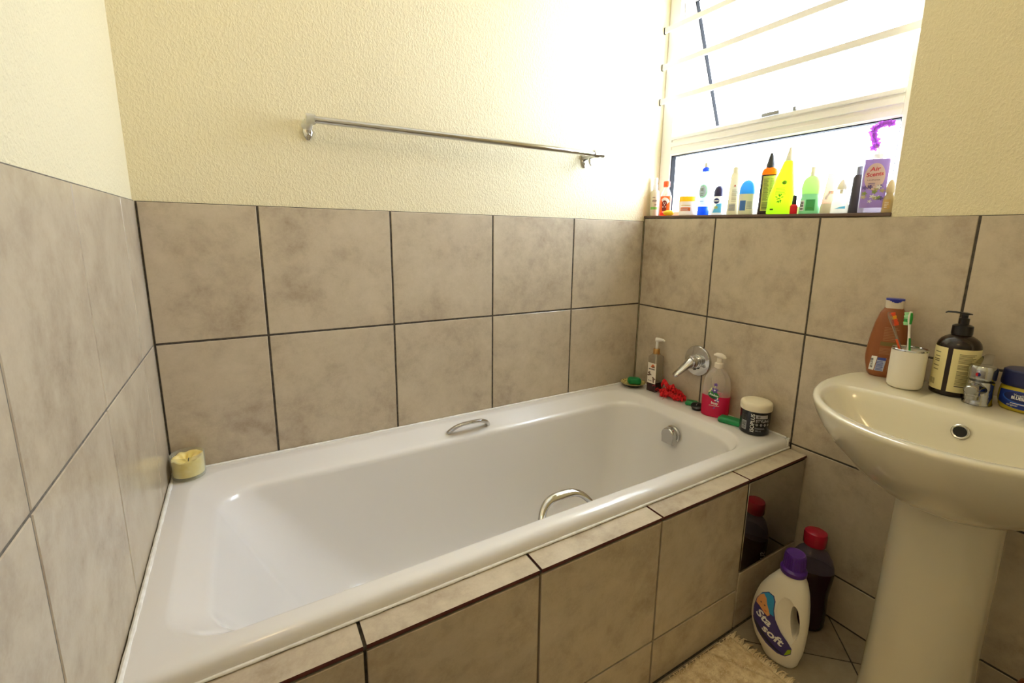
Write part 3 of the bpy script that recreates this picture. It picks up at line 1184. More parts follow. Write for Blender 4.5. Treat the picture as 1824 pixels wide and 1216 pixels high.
V = Vector
loops = [
    [V((-.002, .048, .012)), V((-.012, .030, .020)), V((-.006, .010, .014)), V((-.018, -.012, .012)), V((-.006, -.034, .012)), V((.006, -.050, .010))],
    [V((.006, .050, .030)), V((.002, .040, .046)), V((.000, .020, .030)), V((.008, .000, .026)), V((.004, -.022, .022)), V((.010, -.044, .012))],
    [V((-.020, .034, .008)), V((-.024, .014, .010)), V((-.016, -.002, .018)), V((-.020, -.022, .010)), V((-.008, -.046, .009))],
    [V((.012, .040, .010)), V((.014, .016, .018)), V((.012, -.006, .020)), V((.014, -.030, .012))],
    [V((-.010, .020, .028)), V((.004, .006, .036)), V((-.006, -.010, .028)), V((.002, -.026, .024)), V((-.004, -.040, .014))]]
for k, lp in enumerate(loops):
    ruffle(b, lp, 0.0082, 0.006, 3, k * 5)
for k in range(26):
    p = V((rn.uniform(-.03, .0), rn.uniform(-.04, .06), rn.uniform(.002, .03)))
    q = p + V((rn.uniform(-.022, .004), rn.uniform(-.012, .022), rn.uniform(-.01, .008)))
    m_ = p.lerp(q, 0.5) + V((0, 0, rn.uniform(0, .008)))
    q.z = max(q.z, 0.001)
    b.tube([p, m_, q], 0.0006, 0, 5)
rc = b.obj('red_net_cloth', noisy('red net', rgb(176, 10, 18), rgb(232, 26, 34), 130, 0.75, 0.8, 0.004), sharp=70)
rc.location = (1.630, -0.252, RZ)
rc.rotation_euler = (0, 0, radians(6))
rc.scale = (1.1, 1.15, 1.25)
tag(rc, 'scrunched bright red net washcloth lying on the bath rim below the lever tap', 'washcloth')

# plug
pl = thing('bath_plug', 'small round black rubber plug leaning beside the pink bath gel bottle', 'plug', (1.614, -0.382, RZ + 0.0028), 0, None, (radians(10), radians(-12)))
b = MB()
b.lathe([(0.017, 0.0), (0.019, 0.001), (0.0205, 0.008), (0.0225, 0.0095), (0.0225, 0.0135), (0.020, 0.015), (0.010, 0.0155)], 0, 32)
b.obj('stopper', M_BLACK, pl)
b = MB()
b.tube([(-0.005, 0, 0.015), (-0.004, 0, 0.020), (0.004, 0, 0.020), (0.005, 0, 0.015)], 0.0015, 0, 8)
b.obj('ring', M_CHROME2, pl)

# pink bath gel pump bottle
rx = thing('bath_gel_bottle', 'clear oval pump bottle half full of pink gel with a green and purple label', 'bottle', (1.624, -0.450, RZ), face_cam(1.624, -0.450, -8))
prof = curve_profile([(0.010, 0.0465, 0.030), (0.060, 0.047, 0.0305), (0.110, 0.0465, 0.030), (0.140, 0.041, 0.027), (0.162, 0.029, 0.021), (0.174, 0.018, 0.0155), (0.180, 0.014, 0.0135)], 5)
prof = [(0.0, 0.042, 0.026), (0.002, 0.045, 0.0285)] + prof
body = Body(prof, 2.6, 64)
b = MB()
body.mesh(b, 0, 0, 0.078, 0.180, cap0=False)
b.obj('bottle_body', clear('frosted clear plastic', (0.94, 0.90, 0.86, 1), 0.30, 0.22, (0.74, 0.70, 0.64, 1)), rx)
b = MB()
body.mesh(b, 0, 0.0002, 0.0, 0.0778)
b.obj('gel', plain('pink gel', rgb(222, 36, 88), 0.2, transl=0.4, tcol=rgb(245, 50, 100)), rx)
lb = Label(body.surf)
PUR, GRN, LIM = plain('purple ink', rgb(92, 64, 150), 0.5), plain('green ink', rgb(30, 128, 52), 0.5), plain('cream green ink', rgb(206, 214, 150), 0.5)
lb.ellipse(-0.004, 0.082, 0.0185, 0.013, GRN, 0, -0.25)
lb.ellipse(-0.004, 0.075, 0.016, 0.006, plain('dark green ink', rgb(16, 84, 36), 0.5), 1, -0.25)
lb.text('Radox', -0.004, 0.080, 0.0075, M_INKW, 2, -0.22, 0.0003, width=0.030)
for k in range(6):
    t = k * pi / 3 + 0.3
    lb.ellipse(-0.002 + 0.0065 * cos(t), 0.101 + 0.0065 * sin(t), 0.006, 0.003, PUR, 1, t, 12)
    lb.ellipse(0.000 + 0.004 * cos(t), 0.121 + 0.004 * sin(t), 0.0035, 0.0018, PUR, 1, t, 10)
    lb.ellipse(0.008 + 0.005 * cos(t), 0.066 + 0.005 * sin(t), 0.0045, 0.0022, M_INKW if k % 2 else PUR, 2, t, 10)
lb.ellipse(-0.002, 0.101, 0.003, 0.003, M_INKW, 2, 0, 10)
lb.ellipse(-0.016, 0.097, 0.009, 0.003, LIM, 1, 0.6, 12)
lb.ellipse(-0.014, 0.104, 0.007, 0.0025, LIM, 1, 1.1, 12)
lb.ellipse(-0.001, 0.112, 0.005, 0.002, LIM, 1, 1.3, 12)
lb.text('busy', 0.001, 0.050, 0.009, M_INKW, 1, -0.08, 0.0003)
lb.lines(-0.017, 0.019, 0.0425, 0.0475, 2, M_INKW, 1, 0.3, 4)
lb.ellipse(0.001, 0.036, 0.004, 0.0025, plain('lilac ink', rgb(140, 100, 190), 0.5), 1, 0.5, 12)
lb.obj(rx)
M_OFFW = plain('off white pump', rgb(232, 222, 208), 0.35)
cl = MB()
cl.lathe([(0.0145, 0.177), (0.0155, 0.179), (0.0150, 0.194), (0.012, 0.196)], 0, 32)
cl.obj('collar', M_OFFW, rx)
b = MB()
b.lathe([(0.0085, 0.194), (0.0085, 0.212), (0.009, 0.214)], 0, 24)
b.tube([(-0.020, 0, 0.2215), (-0.012, 0, 0.2235), (0.002, 0, 0.222), (0.014, 0, 0.2175), (0.021, 0, 0.2135)], [0.003, 0.0065, 0.0085, 0.007, 0.003], 0, 16, flat=[0.004, 0.012, 0.0155, 0.012, 0.004])
b.obj('pump', M_OFFW, rx)

# black jar of styling gel
jr = thing('styling_gel_jar', 'round black jar with a white screw lid at the tap end of the bath rim', 'jar', (1.616, -0.6075, RZ), face_cam(1.616, -0.6075, -6))
jb = Body(rounded([(0.0, 0.0455, 0.0455), (0.083, 0.0455, 0.0455)], 0.007), 2, 64)
b = MB()
jb.mesh(b)
b.obj('jar_body', plain('black jar plastic', rgb(20, 19, 22), 0.25), jr)
b = MB()
b.lathe([(0.0475, 0.081), (0.0485, 0.083), (0.0485, 0.098), (0.0470, 0.104), (0.043, 0.1072), (0.036, 0.1085), (0.0005, 0.1092)], 0, 64)
lid = b.obj('lid', plain('ivory jar lid', rgb(236, 226, 200), 0.3), jr)
lb = Label(jb.surf)
GRYI = plain('silver grey ink', rgb(172, 172, 176), 0.4)
lb.text('ISOPLUS', 0.004, 0.0125, 0.0115, M_INKW, 0, pi / 2, 0.0001, align='LEFT', width=0.060)
lb.rect(0.007, 0.046, 0.0605, 0.0725, GRYI, 0)
lb.text('ic', 0.016, 0.0632, 0.0075, M_BLACK, 1, 0, 0.0004, 0.3)
lb.text('STYLING', 0.008, 0.048, 0.0088, GRYI, 0, 0, 0.0003, align='LEFT', width=0.046)
for i in range(4):
    lb.ellipse(0.012 + i * 0.0125, 0.0395, 0.0038, 0.0042, GRYI, 0, 0, 14)
    lb.ellipse(0.012 + i * 0.0125, 0.0402, 0.0018, 0.0018, M_BLACK, 1, 0, 10)
lb.lines(0.007, 0.046, 0.0245, 0.031, 2, GRYI, 0, 0.25, 5)
lb.text('400 ml', 0.008, 0.0165, 0.0045, GRYI, 0, 0, 0, align='LEFT')
lb.rect(-0.037, -0.020, 0.016, 0.046, GRYI, 0)
lb.barcode(-0.0355, -0.0215, 0.018, 0.044, 14, M_BLACK, 1, 3, vertical=False)
lb.rect(-0.038, -0.022, 0.050, 0.066, plain('charcoal ink', rgb(60, 60, 62), 0.4), 0)
lb.lines(-0.037, -0.023, 0.051, 0.065, 5, M_BLACK, 1, 0.5, 6)
lb.obj(jr)

# ================================================================== WASHBASIN
CY = -1.143
RB = 0.802
ws = thing('washbasin', 'white ceramic pedestal washbasin against the window wall', 'washbasin', (1.475, CY, 0))
wx = 1.475


def basin_outline(n=96, front=0.338, half=0.272, back=L - 0.002, cx=1.500, shrink=0.0, keepback=False):
    pts = []
    for i in range(n):
        t = 2 * pi * i / n
        c, s = cos(t), sin(t)
        if c <= 0:
            x = cx + (front - shrink) * c
            y = (half - shrink) * s
        else:
            e = 0.42
            x = cx + (back - cx - (0 if keepback else shrink)) * abs(c) ** e
            y = (half - shrink) * (math.copysign(abs(s) ** 0.62, s)) * (1 - 0.03 * abs(c))
        pts.append((x - wx, y))
    return pts


def bowl_outline(n, cx, fr, bk, half, pw=2.2):
    pts = []
    for i in range(n):
        t = 2 * pi * i / n
        c, s = cos(t), sin(t)
        if c <= 0:
            pts.append((cx + fr * c - wx, half * s))
        else:
            pts.append((cx + bk * abs(c) ** 0.55 - wx, half * math.copysign(abs(s) ** 0.62, s)))
    return pts


b = MB()
N = 96
rings = []


def ring_(pts, z):
    rings.append([Vector((x, y, z)) for x, y in pts])


def basin_under(sc_, z, backkeep):
    """scaled outline whose back stays near the wall"""
    o = basin_outline(N)
    px0 = 1.500 - wx
    out = []
    for x, y in o:
        xx = x - px0
        if xx < 0:
            out.append((px0 + xx * sc_, y * sc_))
        else:
            out.append((px0 + xx * backkeep, y * sc_))
    return out


for sc_, z, bk in ((0.22, 0.590, 0.45), (0.30, 0.592, 0.55), (0.40, 0.602, 0.66), (0.50, 0.617, 0.76), (0.60, 0.637, 0.85), (0.70, 0.662, 0.92), (0.79, 0.690, 0.97), (0.865, 0.716, 1), (0.925, 0.742, 1), (0.965, 0.763, 1), (0.988, 0.780, 1), (0.998, 0.791, 1)):
    ring_(basin_under(sc_, z, bk), z)
ring_(basin_outline(N), RB - 0.006)
ring_(basin_outline(N, shrink=0.0015, keepback=True), RB - 0.0025)
ring_(basin_outline(N, shrink=0.005, keepback=True), RB - 0.0004)
ring_(basin_outline(N, shrink=0.010, keepback=True), RB)
for (cx, fr, bk, hf), z in (((1.405, 0.215, 0.062, 0.236), RB - 0.0005), ((1.404, 0.210, 0.057, 0.231), RB - 0.003), ((1.402, 0.204, 0.052, 0.225), RB - 0.010), ((1.40, 0.192, 0.047, 0.213), RB - 0.030), ((1.395, 0.175, 0.042, 0.195), RB - 0.055), ((1.39, 0.150, 0.036, 0.165), RB - 0.085), ((1.385, 0.115, 0.028, 0.120), RB - 0.110), ((1.380, 0.070, 0.018, 0.07), RB - 0.124), ((1.378, 0.025, 0.01, 0.025), RB - 0.128)):
    ring_(bowl_outline(N, cx, fr, bk, hf), z)
b.loft(rings, 0)
b.obj('basin', M_CERAMIC, ws, sharp=75)
b = MB()
rings = []
for z, a, f in ((0.0, 0.104, 0.104), (0.012, 0.104, 0.104), (0.03, 0.1, 0.1), (0.10, 0.096, 0.096), (0.25, 0.092, 0.092), (0.42, 0.090, 0.090), (0.56, 0.0885, 0.090), (0.62, 0.091, 0.093), (0.66, 0.094, 0.095)):
    ring = []
    for i in range(64):
        t = 2 * pi * i / 64
        c, s = cos(t), sin(t)
        x = f * c if c < 0 else 0.10 * abs(c) ** 0.5
        y = a * (s if c < 0 else math.copysign(abs(s) ** 0.6, s))
        ring.append(Vector((x, y, z)))
    rings.append(ring)
b.loft(rings, 0)
b.obj('pedestal', M_CERAMIC, ws, sharp=60)
# overflow ring on the bowl's back slope
ov = Vector((1.4405 - wx, -0.004, RB - 0.036))
nv = Vector((-1, 0, 0.24)).normalized()
mt = Matrix.Translation(ov) @ nv.to_track_quat('Z', 'Y').to_matrix().to_4x4()
b = MB()
b.lathe([(0.0152, -0.004), (0.0152, 0.0018), (0.0135, 0.0034), (0.0112, 0.0026), (0.0105, -0.004)], 0, 36, False, False, mtx=mt)
ovr = b.obj('overflow_ring', M_CHROME2, ws)
b = MB()
b.lathe([(0.0108, -0.002), (0.0108, 0.0004)], 0, 30, mtx=mt)  # dark disc stands in for the shade inside the overflow
b.obj('overflow_hole', M_DARK, ovr)

# basin mixer tap
M_TAP = plain('tap chrome', (0.40, 0.40, 0.39, 1), 0.10, 1.0)
tp = thing('basin_mixer_tap', 'short chrome mixer tap with red and blue dot on the washbasin', 'tap', (1.560, -1.135, RB + 0.0002), 0)
b = MB()
b.lathe([(0.0250, 0.0), (0.0250, 0.004), (0.0235, 0.007), (0.0225, 0.030), (0.0225, 0.052), (0.020, 0.054)], 0, 40)
b.obj('tap_body', M_TAP, tp)
b = MB()
b.tube([(-0.012, 0, 0.035), (-0.028, 0, 0.039), (-0.044, 0, 0.041), (-0.056, 0, 0.0395), (-0.060, 0, 0.039)], [0.012, 0.012, 0.0115, 0.0105, 0.008], 0, 18, flat=[0.017, 0.0155, 0.0145, 0.013, 0.010])
mt = Matrix.Translation((-0.046, 0, 0.018))
b.lathe([(0.0105, 0.0), (0.0120, 0.001), (0.0120, 0.009), (0.0132, 0.0105), (0.0132, 0.018)], 0, 30, mtx=mt)
b.obj('spout', M_TAP, tp)
b = MB()
b.lathe([(0.021, 0.055), (0.0235, 0.058), (0.0240, 0.080), (0.021, 0.086), (0.010, 0.0885)], 0, 36)
b.tube([(0.000, 0.004, 0.078), (0.012, 0.004, 0.084), (0.040, 0.006, 0.095), (0.060, 0.007, 0.100)], [0.010, 0.007, 0.005, 0.003], 0, 14, flat=[0.018, 0.015, 0.011, 0.008])
lev = b.obj('lever_head', M_TAP, tp)
mt = Matrix.Translation((-0.0237, 0.001, 0.069)) @ Matrix.Rotation(radians(-90), 4, 'Y')
b = MB()
b.add([mt @ Vector((0.0042 * cos(t), 0.0042 * sin(t), 0.0006)) for t in [pi * i / 12 for i in range(13)]], [tuple(range(13))], 0)
b.add([mt @ Vector((0.0042 * cos(t), 0.0042 * sin(t), 0.0006)) for t in [pi + pi * i / 12 for i in range(13)]], [tuple(range(13))], 1)
b.obj('temperature_dot', [plain('red dot', rgb(190, 24, 40), 0.4), plain('blue dot', rgb(24, 36, 110), 0.4)], lev)

# ---- things on the basin
# brown lotion bottle
lo = thing('lotion_bottle', 'bronze brown lotion bottle with white and blue flip cap at the basin corner', 'bottle', (1.620, -0.936, RB), radians(-66))
prof = [(0.0, 0.030, 0.018), (0.003, 0.034, 0.0205)] + curve_profile([(0.010, 0.0375, 0.0225), (0.035, 0.043, 0.0245), (0.055, 0.0445, 0.025), (0.100, 0.0405, 0.024), (0.140, 0.034, 0.022), (0.166, 0.027, 0.019), (0.180, 0.0195, 0.0165)], 5)
body = Body(prof, 2.2, 64)
b = MB()
body.mesh(b)
M_BRONZE = plain('bronze plastic', rgb(150, 88, 48), 0.32, transl=0.15)
b.obj('bottle_body', M_BRONZE, lo)
cp = Body([(0.179, 0.0180, 0.0150), (0.181, 0.0185, 0.0155), (0.200, 0.0190, 0.0158)], 3, 48)
b = MB()
cp.mesh(b)
cap = b.obj('cap', plain('pale cap plastic', rgb(214, 202, 184), 0.35), lo)
b = MB()
Body(rounded([(0.200, 0.0192, 0.016), (0.2045, 0.0192, 0.016)], 0, 0.001, 3), 3, 48).mesh(b)
for (x0, x1, z0) in ((-0.012, 0.012, 0.1985), (-0.008, 0.010, 0.1965), (-0.003, 0.006, 0.1945)):
    b.add([(x0, -0.0162, z0), (x1, -0.0162, z0), (x1, -0.0162, z0 + 0.003), (x0, -0.0162, z0 + 0.003)], [(0, 1, 2, 3)], 0)
b.obj('flip_lid', plain('royal blue plastic', rgb(34, 44, 146), 0.35), cap)
lb = Label(body.surf)
M_LBR = plain('light brown print', rgb(176, 122, 84), 0.5)
lb.rect(-0.036, -0.024, 0.016, 0.054, M_INKW, 0, 0, 0.12)
lb.barcode(-0.033, -0.027, 0.022, 0.048, 16, M_INK, 1, 7, vertical=False)
BLU = plain('blue ink', rgb(60, 76, 156), 0.5)
lb.rect(-0.022, -0.004, 0.016, 0.052, plain('pale blue panel', rgb(178, 186, 212), 0.5), 0, 0, 0.1)
lb.rect(-0.0185, -0.001, 0.045, 0.052, BLU, 1)
lb.lines(-0.020, -0.005, 0.018, 0.044, 7, BLU, 1, 0.5, 8, 0.1)
lb.lines(-0.018, 0.020, 0.062, 0.080, 5, M_LBR, 0, 0.4, 9)
lb.rect(-0.018, 0.020, 0.084, 0.094, plain('olive print', rgb(116, 96, 44), 0.5), 0)
lb.lines(-0.014, 0.018, 0.098, 0.134, 9, M_LBR, 0, 0.4, 10)
lb.lines(0.002, 0.020, 0.018, 0.052, 8, M_LBR, 0, 0.4, 12)
lb.obj(lo)

# toothbrush cup
CUPX, CUPY = 1.556, -1.0035
cu = thing('toothbrush_cup', 'white round toothbrush cup with a chrome top on the washbasin', 'cup', (CUPX, CUPY, RB), 0)
b = MB()
b.lathe([(0.0005, 0.0), (0.027, 0.0), (0.031, 0.0015), (0.0343, 0.006), (0.0350, 0.012), (0.0350, 0.093), (0.0325, 0.093), (0.0325, 0.012), (0.028, 0.006), (0.0005, 0.005)], 0, 56, False, False)
b.obj('cup_body', plain('white matt ceramic', rgb(232, 226, 214), 0.3), cu)
b = MB()
b.lathe([(0.0335, 0.0915), (0.0358, 0.0925), (0.0360, 0.0955), (0.0350, 0.0965), (0.0328, 0.0945), (0.0295, 0.0945), (0.0295, 0.0935), (0.0332, 0.0932)], 0, 56, False, False)
b.obj('chrome_insert', M_CHROME, cu)


def toothbrush(label, tip, foot, mats, bend, headrot, bristle_mats, curve=0.0):
    """brush whose foot stands in the cup; local z along the handle"""
    foot, tip = Vector(foot), Vector(tip)
    ax = tip - foot
    ln = ax.length
    root = thing('toothbrush', label, 'toothbrush', foot)
    q = ax.normalized().to_track_quat('Z', 'Y')
    root.rotation_mode = 'XYZ'
    root.rotation_euler = (q.to_matrix().to_4x4() @ Matrix.Rotation(headrot, 4, 'Z')).to_euler()
    b = MB()
    pts, ra, rb = [], [], []
    for i in range(17):
        t = i / 16
        z = t * ln
        x = bend * sin(t * pi * 1.6) + curve * max(0, t - 0.62)
        w = 0.0055 - 0.0028 * max(0, min(1, (t - 0.45) / 0.2)) + 0.0035 * max(0, min(1, (t - 0.80) / 0.05)) - 0.003 * max(0, (t - 0.96) / 0.04)
        pts.append((x, 0, z))
        ra.append(0.0036 - 0.0014 * t)
        rb.append(w)
    b.tube(pts, ra, 0, 12, flat=rb)
    hd = b.obj('handle', mats[0], root)
    b = MB()
    b.tube([(pts[6][0] + .0028, 0, pts[6][2]), (pts[8][0] + .0022, 0, pts[8][2]), (pts[10][0] + .0018, 0, pts[10][2])], 0.0016, 0, 8, flat=0.003)
    b.obj('grip', mats[1], hd)
    b = MB()
    hx = pts[14][0]
    for r_ in range(8):
        for c_ in range(3):
            z = ln * 0.815 + r_ * ln * 0.0225
            y = (c_ - 1) * 0.0034
            k = (r_ // 2) % len(bristle_mats)
            h = 0.0105 + 0.0012 * (r_ % 2)
            b.box(hx - 0.001 - h, hx, y - 0.0015, y + 0.0015, z - 0.0019, z + 0.0019, k, 0.0004, 1)
    b.obj('bristles', bristle_mats, root)
    if len(mats) > 2:
        b = MB()
        b.tube([(hx + 0.0024, 0, ln * 0.82), (hx + 0.0034, 0, ln * 0.90), (hx + 0.0026, 0, ln * 0.98)], 0.0012, 0, 10, flat=[0.003, 0.0042, 0.003])
        b.obj('tongue_pad', mats[2], root)
    return root


M_ORB = plain('orange bristle', rgb(236, 84, 40), 0.6)
M_YEB = plain('yellow bristle', rgb(240, 170, 40), 0.6)
M_GRB = plain('pale green bristle', rgb(150, 210, 150), 0.6)
M_GRH = plain('bright green rubber', rgb(40, 150, 60), 0.5)
CZ = RB + 0.0095
toothbrush('clear handled toothbrush with orange and yellow bristles leaning left in the white cup',
           (1.545, -0.953, RB + 0.177), (1.562, -1.016, CZ), [clear('smoky clear handle', (0.80, 0.74, 0.66, 1), 0.35, 0.15, (0.45, 0.38, 0.3, 1)), plain('orange grip', rgb(226, 90, 40), 0.5)], 0.0, radians(-40), [M_ORB, M_ORB, M_YEB, M_ORB])
toothbrush('white and green toothbrush standing upright in the white cup',
           (1.580, -0.988, RB + 0.181), (1.571, -0.996, CZ), [M_WHITE, M_GRH, M_GRH], 0.004, radians(114), [M_GRB, M_GRH, M_GRB])

# dark pump bottle
dk = thing('handwash_bottle', 'dark brown round pump bottle with cream label beside the basin tap', 'bottle', (1.598, -1.0790, RB), face_cam(1.598, -1.0790, -18))
prof = rounded([(0.0, 0.0395, 0.0395), (0.112, 0.0395, 0.0395)], 0.004) + [(0.117, 0.0388, 0.0388), (0.123, 0.0368, 0.0368), (0.129, 0.0330, 0.0330), (0.134, 0.0275, 0.0275), (0.138, 0.021, 0.021), (0.140, 0.0165, 0.0165), (0.146, 0.0155, 0.0155)]
body = Body(prof, 2, 64)
b = MB()
body.mesh(b)
b.obj('bottle_body', plain('dark amber plastic', rgb(34, 22, 16), 0.16, transl=0.1, tcol=rgb(90, 40, 20)), dk)
lb = Label(body.surf)
M_CREAM = plain('cream label paper', rgb(226, 214, 158), 0.55)
lb.rect(-0.062, -0.0045, 0.012, 0.112, M_CREAM, 0)
M_GI = plain('grey olive print', rgb(112, 102, 70), 0.5)
lb2 = lb
lb = Label(body.surf)
lb.rect(0.0045, 0.068, 0.012, 0.112, M_CREAM, 0)
for k in range(26):
    if k in (8, 13):
        continue
    z = 0.100 - k * 0.0028
    lb.rect(0.016, 0.048 - 0.004 * ((k * 7) % 3), z, z + 0.0013, M_GI, 1)
lb.rect(0.016, 0.046, 0.0255, 0.0275, M_INK, 1)
lb.obj(dk)
lb = lb2
for k, z in enumerate((0.098, 0.088, 0.081, 0.077, 0.066, 0.057)):
    lb.rect(-0.034 + 0.003 * (k % 2), -0.018, z, z + 0.0022, M_GI, 1)
lb.barcode(-0.036, -0.022, 0.022, 0.036, 10, M_GI, 1, 5)
lb.obj(dk)
b = MB()
b.lathe([(0.0185, 0.141), (0.0190, 0.143), (0.0185, 0.161), (0.014, 0.1635), (0.0095, 0.165), (0.0095, 0.178), (0.0075, 0.179)], 0, 36)
b.obj('collar', M_BLACK, dk)
b = MB()
b.lathe([(0.006, 0.176), (0.006, 0.186), (0.0095, 0.187), (0.0095, 0.1905), (0.004, 0.192)], 0, 24)
b.tube([(0.0125, 0.002, 0.1885), (0.0, 0, 0.1895), (-0.016, -0.003, 0.1905), (-0.029, -0.006, 0.190), (-0.033, -0.007, 0.1875)], [0.0016, 0.0022, 0.0022, 0.002, 0.0016], 0, 12, flat=[0.004, 0.006, 0.005, 0.004, 0.003])
b.obj('pump', M_BLACK, dk)

# petroleum jelly jar
vj = thing('petroleum_jelly_jar', 'squat yellow jar with a navy lid and blue label right of the basin tap', 'jar', (1.595, -1.2075, RB), face_cam(1.595, -1.2075, -12))
prof = [(0.0, 0.040, 0.031), (0.002, 0.0435, 0.0345)] + curve_profile([(0.007, 0.0465, 0.0375), (0.020, 0.0490, 0.040), (0.036, 0.0490, 0.040), (0.048, 0.0475, 0.0385), (0.053, 0.046, 0.037)], 4)
body = Body(prof, 2.3, 64)
b = MB()
body.mesh(b)
b.obj('jar_body', plain('yellow jelly plastic', rgb(206, 186, 52), 0.2, transl=0.25), vj)
b = MB()
Body(rounded([(0.053, 0.0490, 0.040), (0.060, 0.0495, 0.0405), (0.084, 0.0480, 0.039), (0.087, 0.0470, 0.038)], 0.0015, 0.004), 2.3, 64).mesh(b)
b.obj('lid', plain('navy lid plastic', rgb(22, 28, 74), 0.4), vj)
lb = Label(body.surf)
M_BL1 = plain('deep blue label', rgb(26, 52, 138), 0.35)
pts = []
for i in range(15):
    u = -1 + 2 * i / 14
    pts.append((0.046 * u, 0.008 + 0.009 * abs(u) ** 2.2))
for i in range(15):
    u = 1 - 2 * i / 14
    pts.append((0.046 * u, 0.046 - 0.003 * abs(u) ** 2))
lb.poly(pts, M_BL1, 0)
lb.ellipse(-0.006, 0.031, 0.030, 0.0115, plain('mid blue ink', rgb(40, 90, 190), 0.35), 1, -0.05)
lb.ellipse(-0.005, 0.0325, 0.029, 0.0105, plain('dark blue ink', rgb(18, 30, 96), 0.35), 2, -0.05)
lb.text('Vaseline', -0.006, 0.0355, 0.0048, M_INKW, 3, -0.02, 0, width=0.022)
lb.text('BLUESEAL', -0.005, 0.0285, 0.0058, M_INKW, 3, -0.02, 0.0003, width=0.030)
lb.lines(-0.020, 0.020, 0.0185, 0.0225, 1, M_INKW, 3, 0.35, 2)
lb.text('original', -0.017, 0.0132, 0.0042, M_INKW, 3)
lb.ellipse(0.035, 0.026, 0.007, 0.008, M_INKW, 3)
lb.obj(vj)

# ================================================================== WINDOW SILL THINGS
SZ = WZ0 + 0.0003
PXY = [(1160, .002), (1175, -.045), (1198, -.114), (1207, -.139), (1244, -.239), (1268, -.299), (1292, -.355), (1318, -.413), (1343, -.466), (1380, -.539), (1413, -.599), (1453, -.668), (1475, -.703), (1503, -.746), (1530, -.785), (1573, -.843), (1592, -.868)]
SG = 'toiletries standing in a row on the window sill'


def sill_thing(name, label, cat, x, y, extra=0.0, tall=1.0):
    o = thing(name, label, cat, (x, y, sill_z(y) + 0.0003), face_cam(x, y, extra), SG)
    o.scale = (1, 1, tall)
    return o


def lathe_part(name, prof, mat, parent, n=36):
    b = MB()
    b.lathe(prof, 0, n)
    return b.obj(name, mat, parent)


M_CRT = plain('cream translucent plastic', rgb(226, 220, 196), 0.35, transl=0.25)
# 1 spray
o = sill_thing('spray_bottle', 'small white spray bottle with green label stripe, first on the sill by the corner', 'bottle', 1.704, -0.019, 0, 1.184)
body = Body(rounded([(0, .0175, .0175), (.078, .0175, .0175), (.084, .016, .016), (.090, .0085, .0085)], .002), 2, 40)
b = MB(); body.mesh(b); b.obj('bottle_body', M_CRT, o)
lb = Label(body.surf)
lb.rect(-.017, .014, .022, .030, GRN if False else plain('leaf green ink', rgb(120, 190, 80), .5))
lb.lines(-.010, .010, .048, .057, 2, M_INK, 0, .4, 4)
lb.lines(-.010, .006, .062, .066, 1, M_INK, 0)
lb.lines(.000, .012, .036, .042, 2, M_INK, 0)
lb.obj(o)
lathe_part('spray_head', [(.0095, .088), (.0095, .106), (.0065, .107), (.0065, .112), (.0085, .113), (.0085, .128), (.006, .130)], M_WHITET, o)

# 2 orange bottle
o = sill_thing('juice_orange_bottle', 'small clear bottle of orange red lotion with a white fan label and orange cap', 'bottle', 1.705, -0.078, -6, 1.165)
o.name = 'lotion_bottle'
M_OCL = plain('orange lotion', rgb(246, 110, 50), 0.25, transl=0.5, tcol=rgb(255, 140, 80))
body = Body(rounded([(0, .0215, .016), (.066, .0215, .016), (.078, .017, .014), (.092, .010, .010), (.100, .0095, .0095)], .003), 2.6, 44)
b = MB(); body.mesh(b, 0, 0, 0.066, 0.100); b.obj('bottle_neck', clear('clear neck plastic', (.96, .92, .88, 1), .25, .1), o)
b = MB(); body.mesh(b, 0, 0, 0.0, 0.066)
b.obj('bottle_body', M_OCL, o)
lathe_part('cap', [(.0125, .098), (.013, .100), (.013, .114), (.011, .117)], plain('orange cap', rgb(244, 110, 56), .35, transl=.3), o)
lb = Label(body.surf)
pts = [(.022 * sin(t) - .002, .030 + .032 * cos(t)) for t in [radians(-40 + 8 * i) for i in range(13)]] + [(.011 * sin(t) - .002, .030 + .016 * cos(t)) for t in [radians(56 - 8 * i) for i in range(13)]]
lb.poly(pts, M_INKW, 0)
M_BRD = plain('red brown ink', rgb(120, 40, 34), .5)
lb.ellipse(-.003, .040, .010, .012, M_BRD, 1)
lb.rect(-.012, .006, .016, .034, M_BRD, 1, .003)
for sx, sz in ((-.006, .043), (.000, .043), (-.003, .037), (-.008, .030), (.002, .030)):
    lb.ellipse(sx, sz, .002, .002, M_INKW, 2, 0, 10)
lb.lines(-.010, .006, .010, .016, 2, M_INKW, 1, .5, 3, .1)
lb.rect(-.020, .020, .0035, .009, plain('scarlet ink', rgb(230, 30, 44), .5), 0)
lb.obj(o)

# 3 yellow lozenge
bm = bmesh.new()
bmesh.ops.create_uvsphere(bm, u_segments=32, v_segments=16, radius=1)
for v in bm.verts:
    k = 1.0 if v.co.x < 0 else 0.9
    sx = math.copysign(abs(v.co.x) ** (1.0 if v.co.x < 0 else 0.5), v.co.x)
    v.co = Vector((sx * 0.021, v.co.y * 0.0115, (v.co.z + 1) * 0.0105))
b = MB(); b.bm(bm)
o = b.obj('yellow_pot', plain('lemon plastic', rgb(240, 214, 60), .35, transl=.25), sharp=60)
o.location = (1.6855, -0.1135, sill_z(-0.1135) + 0.0003)
o.rotation_euler = (0, 0, face_cam(1.6855, -.1135))
tag(o, 'small rounded yellow pot lying in front of the orange bottle on the sill', 'pot', SG)

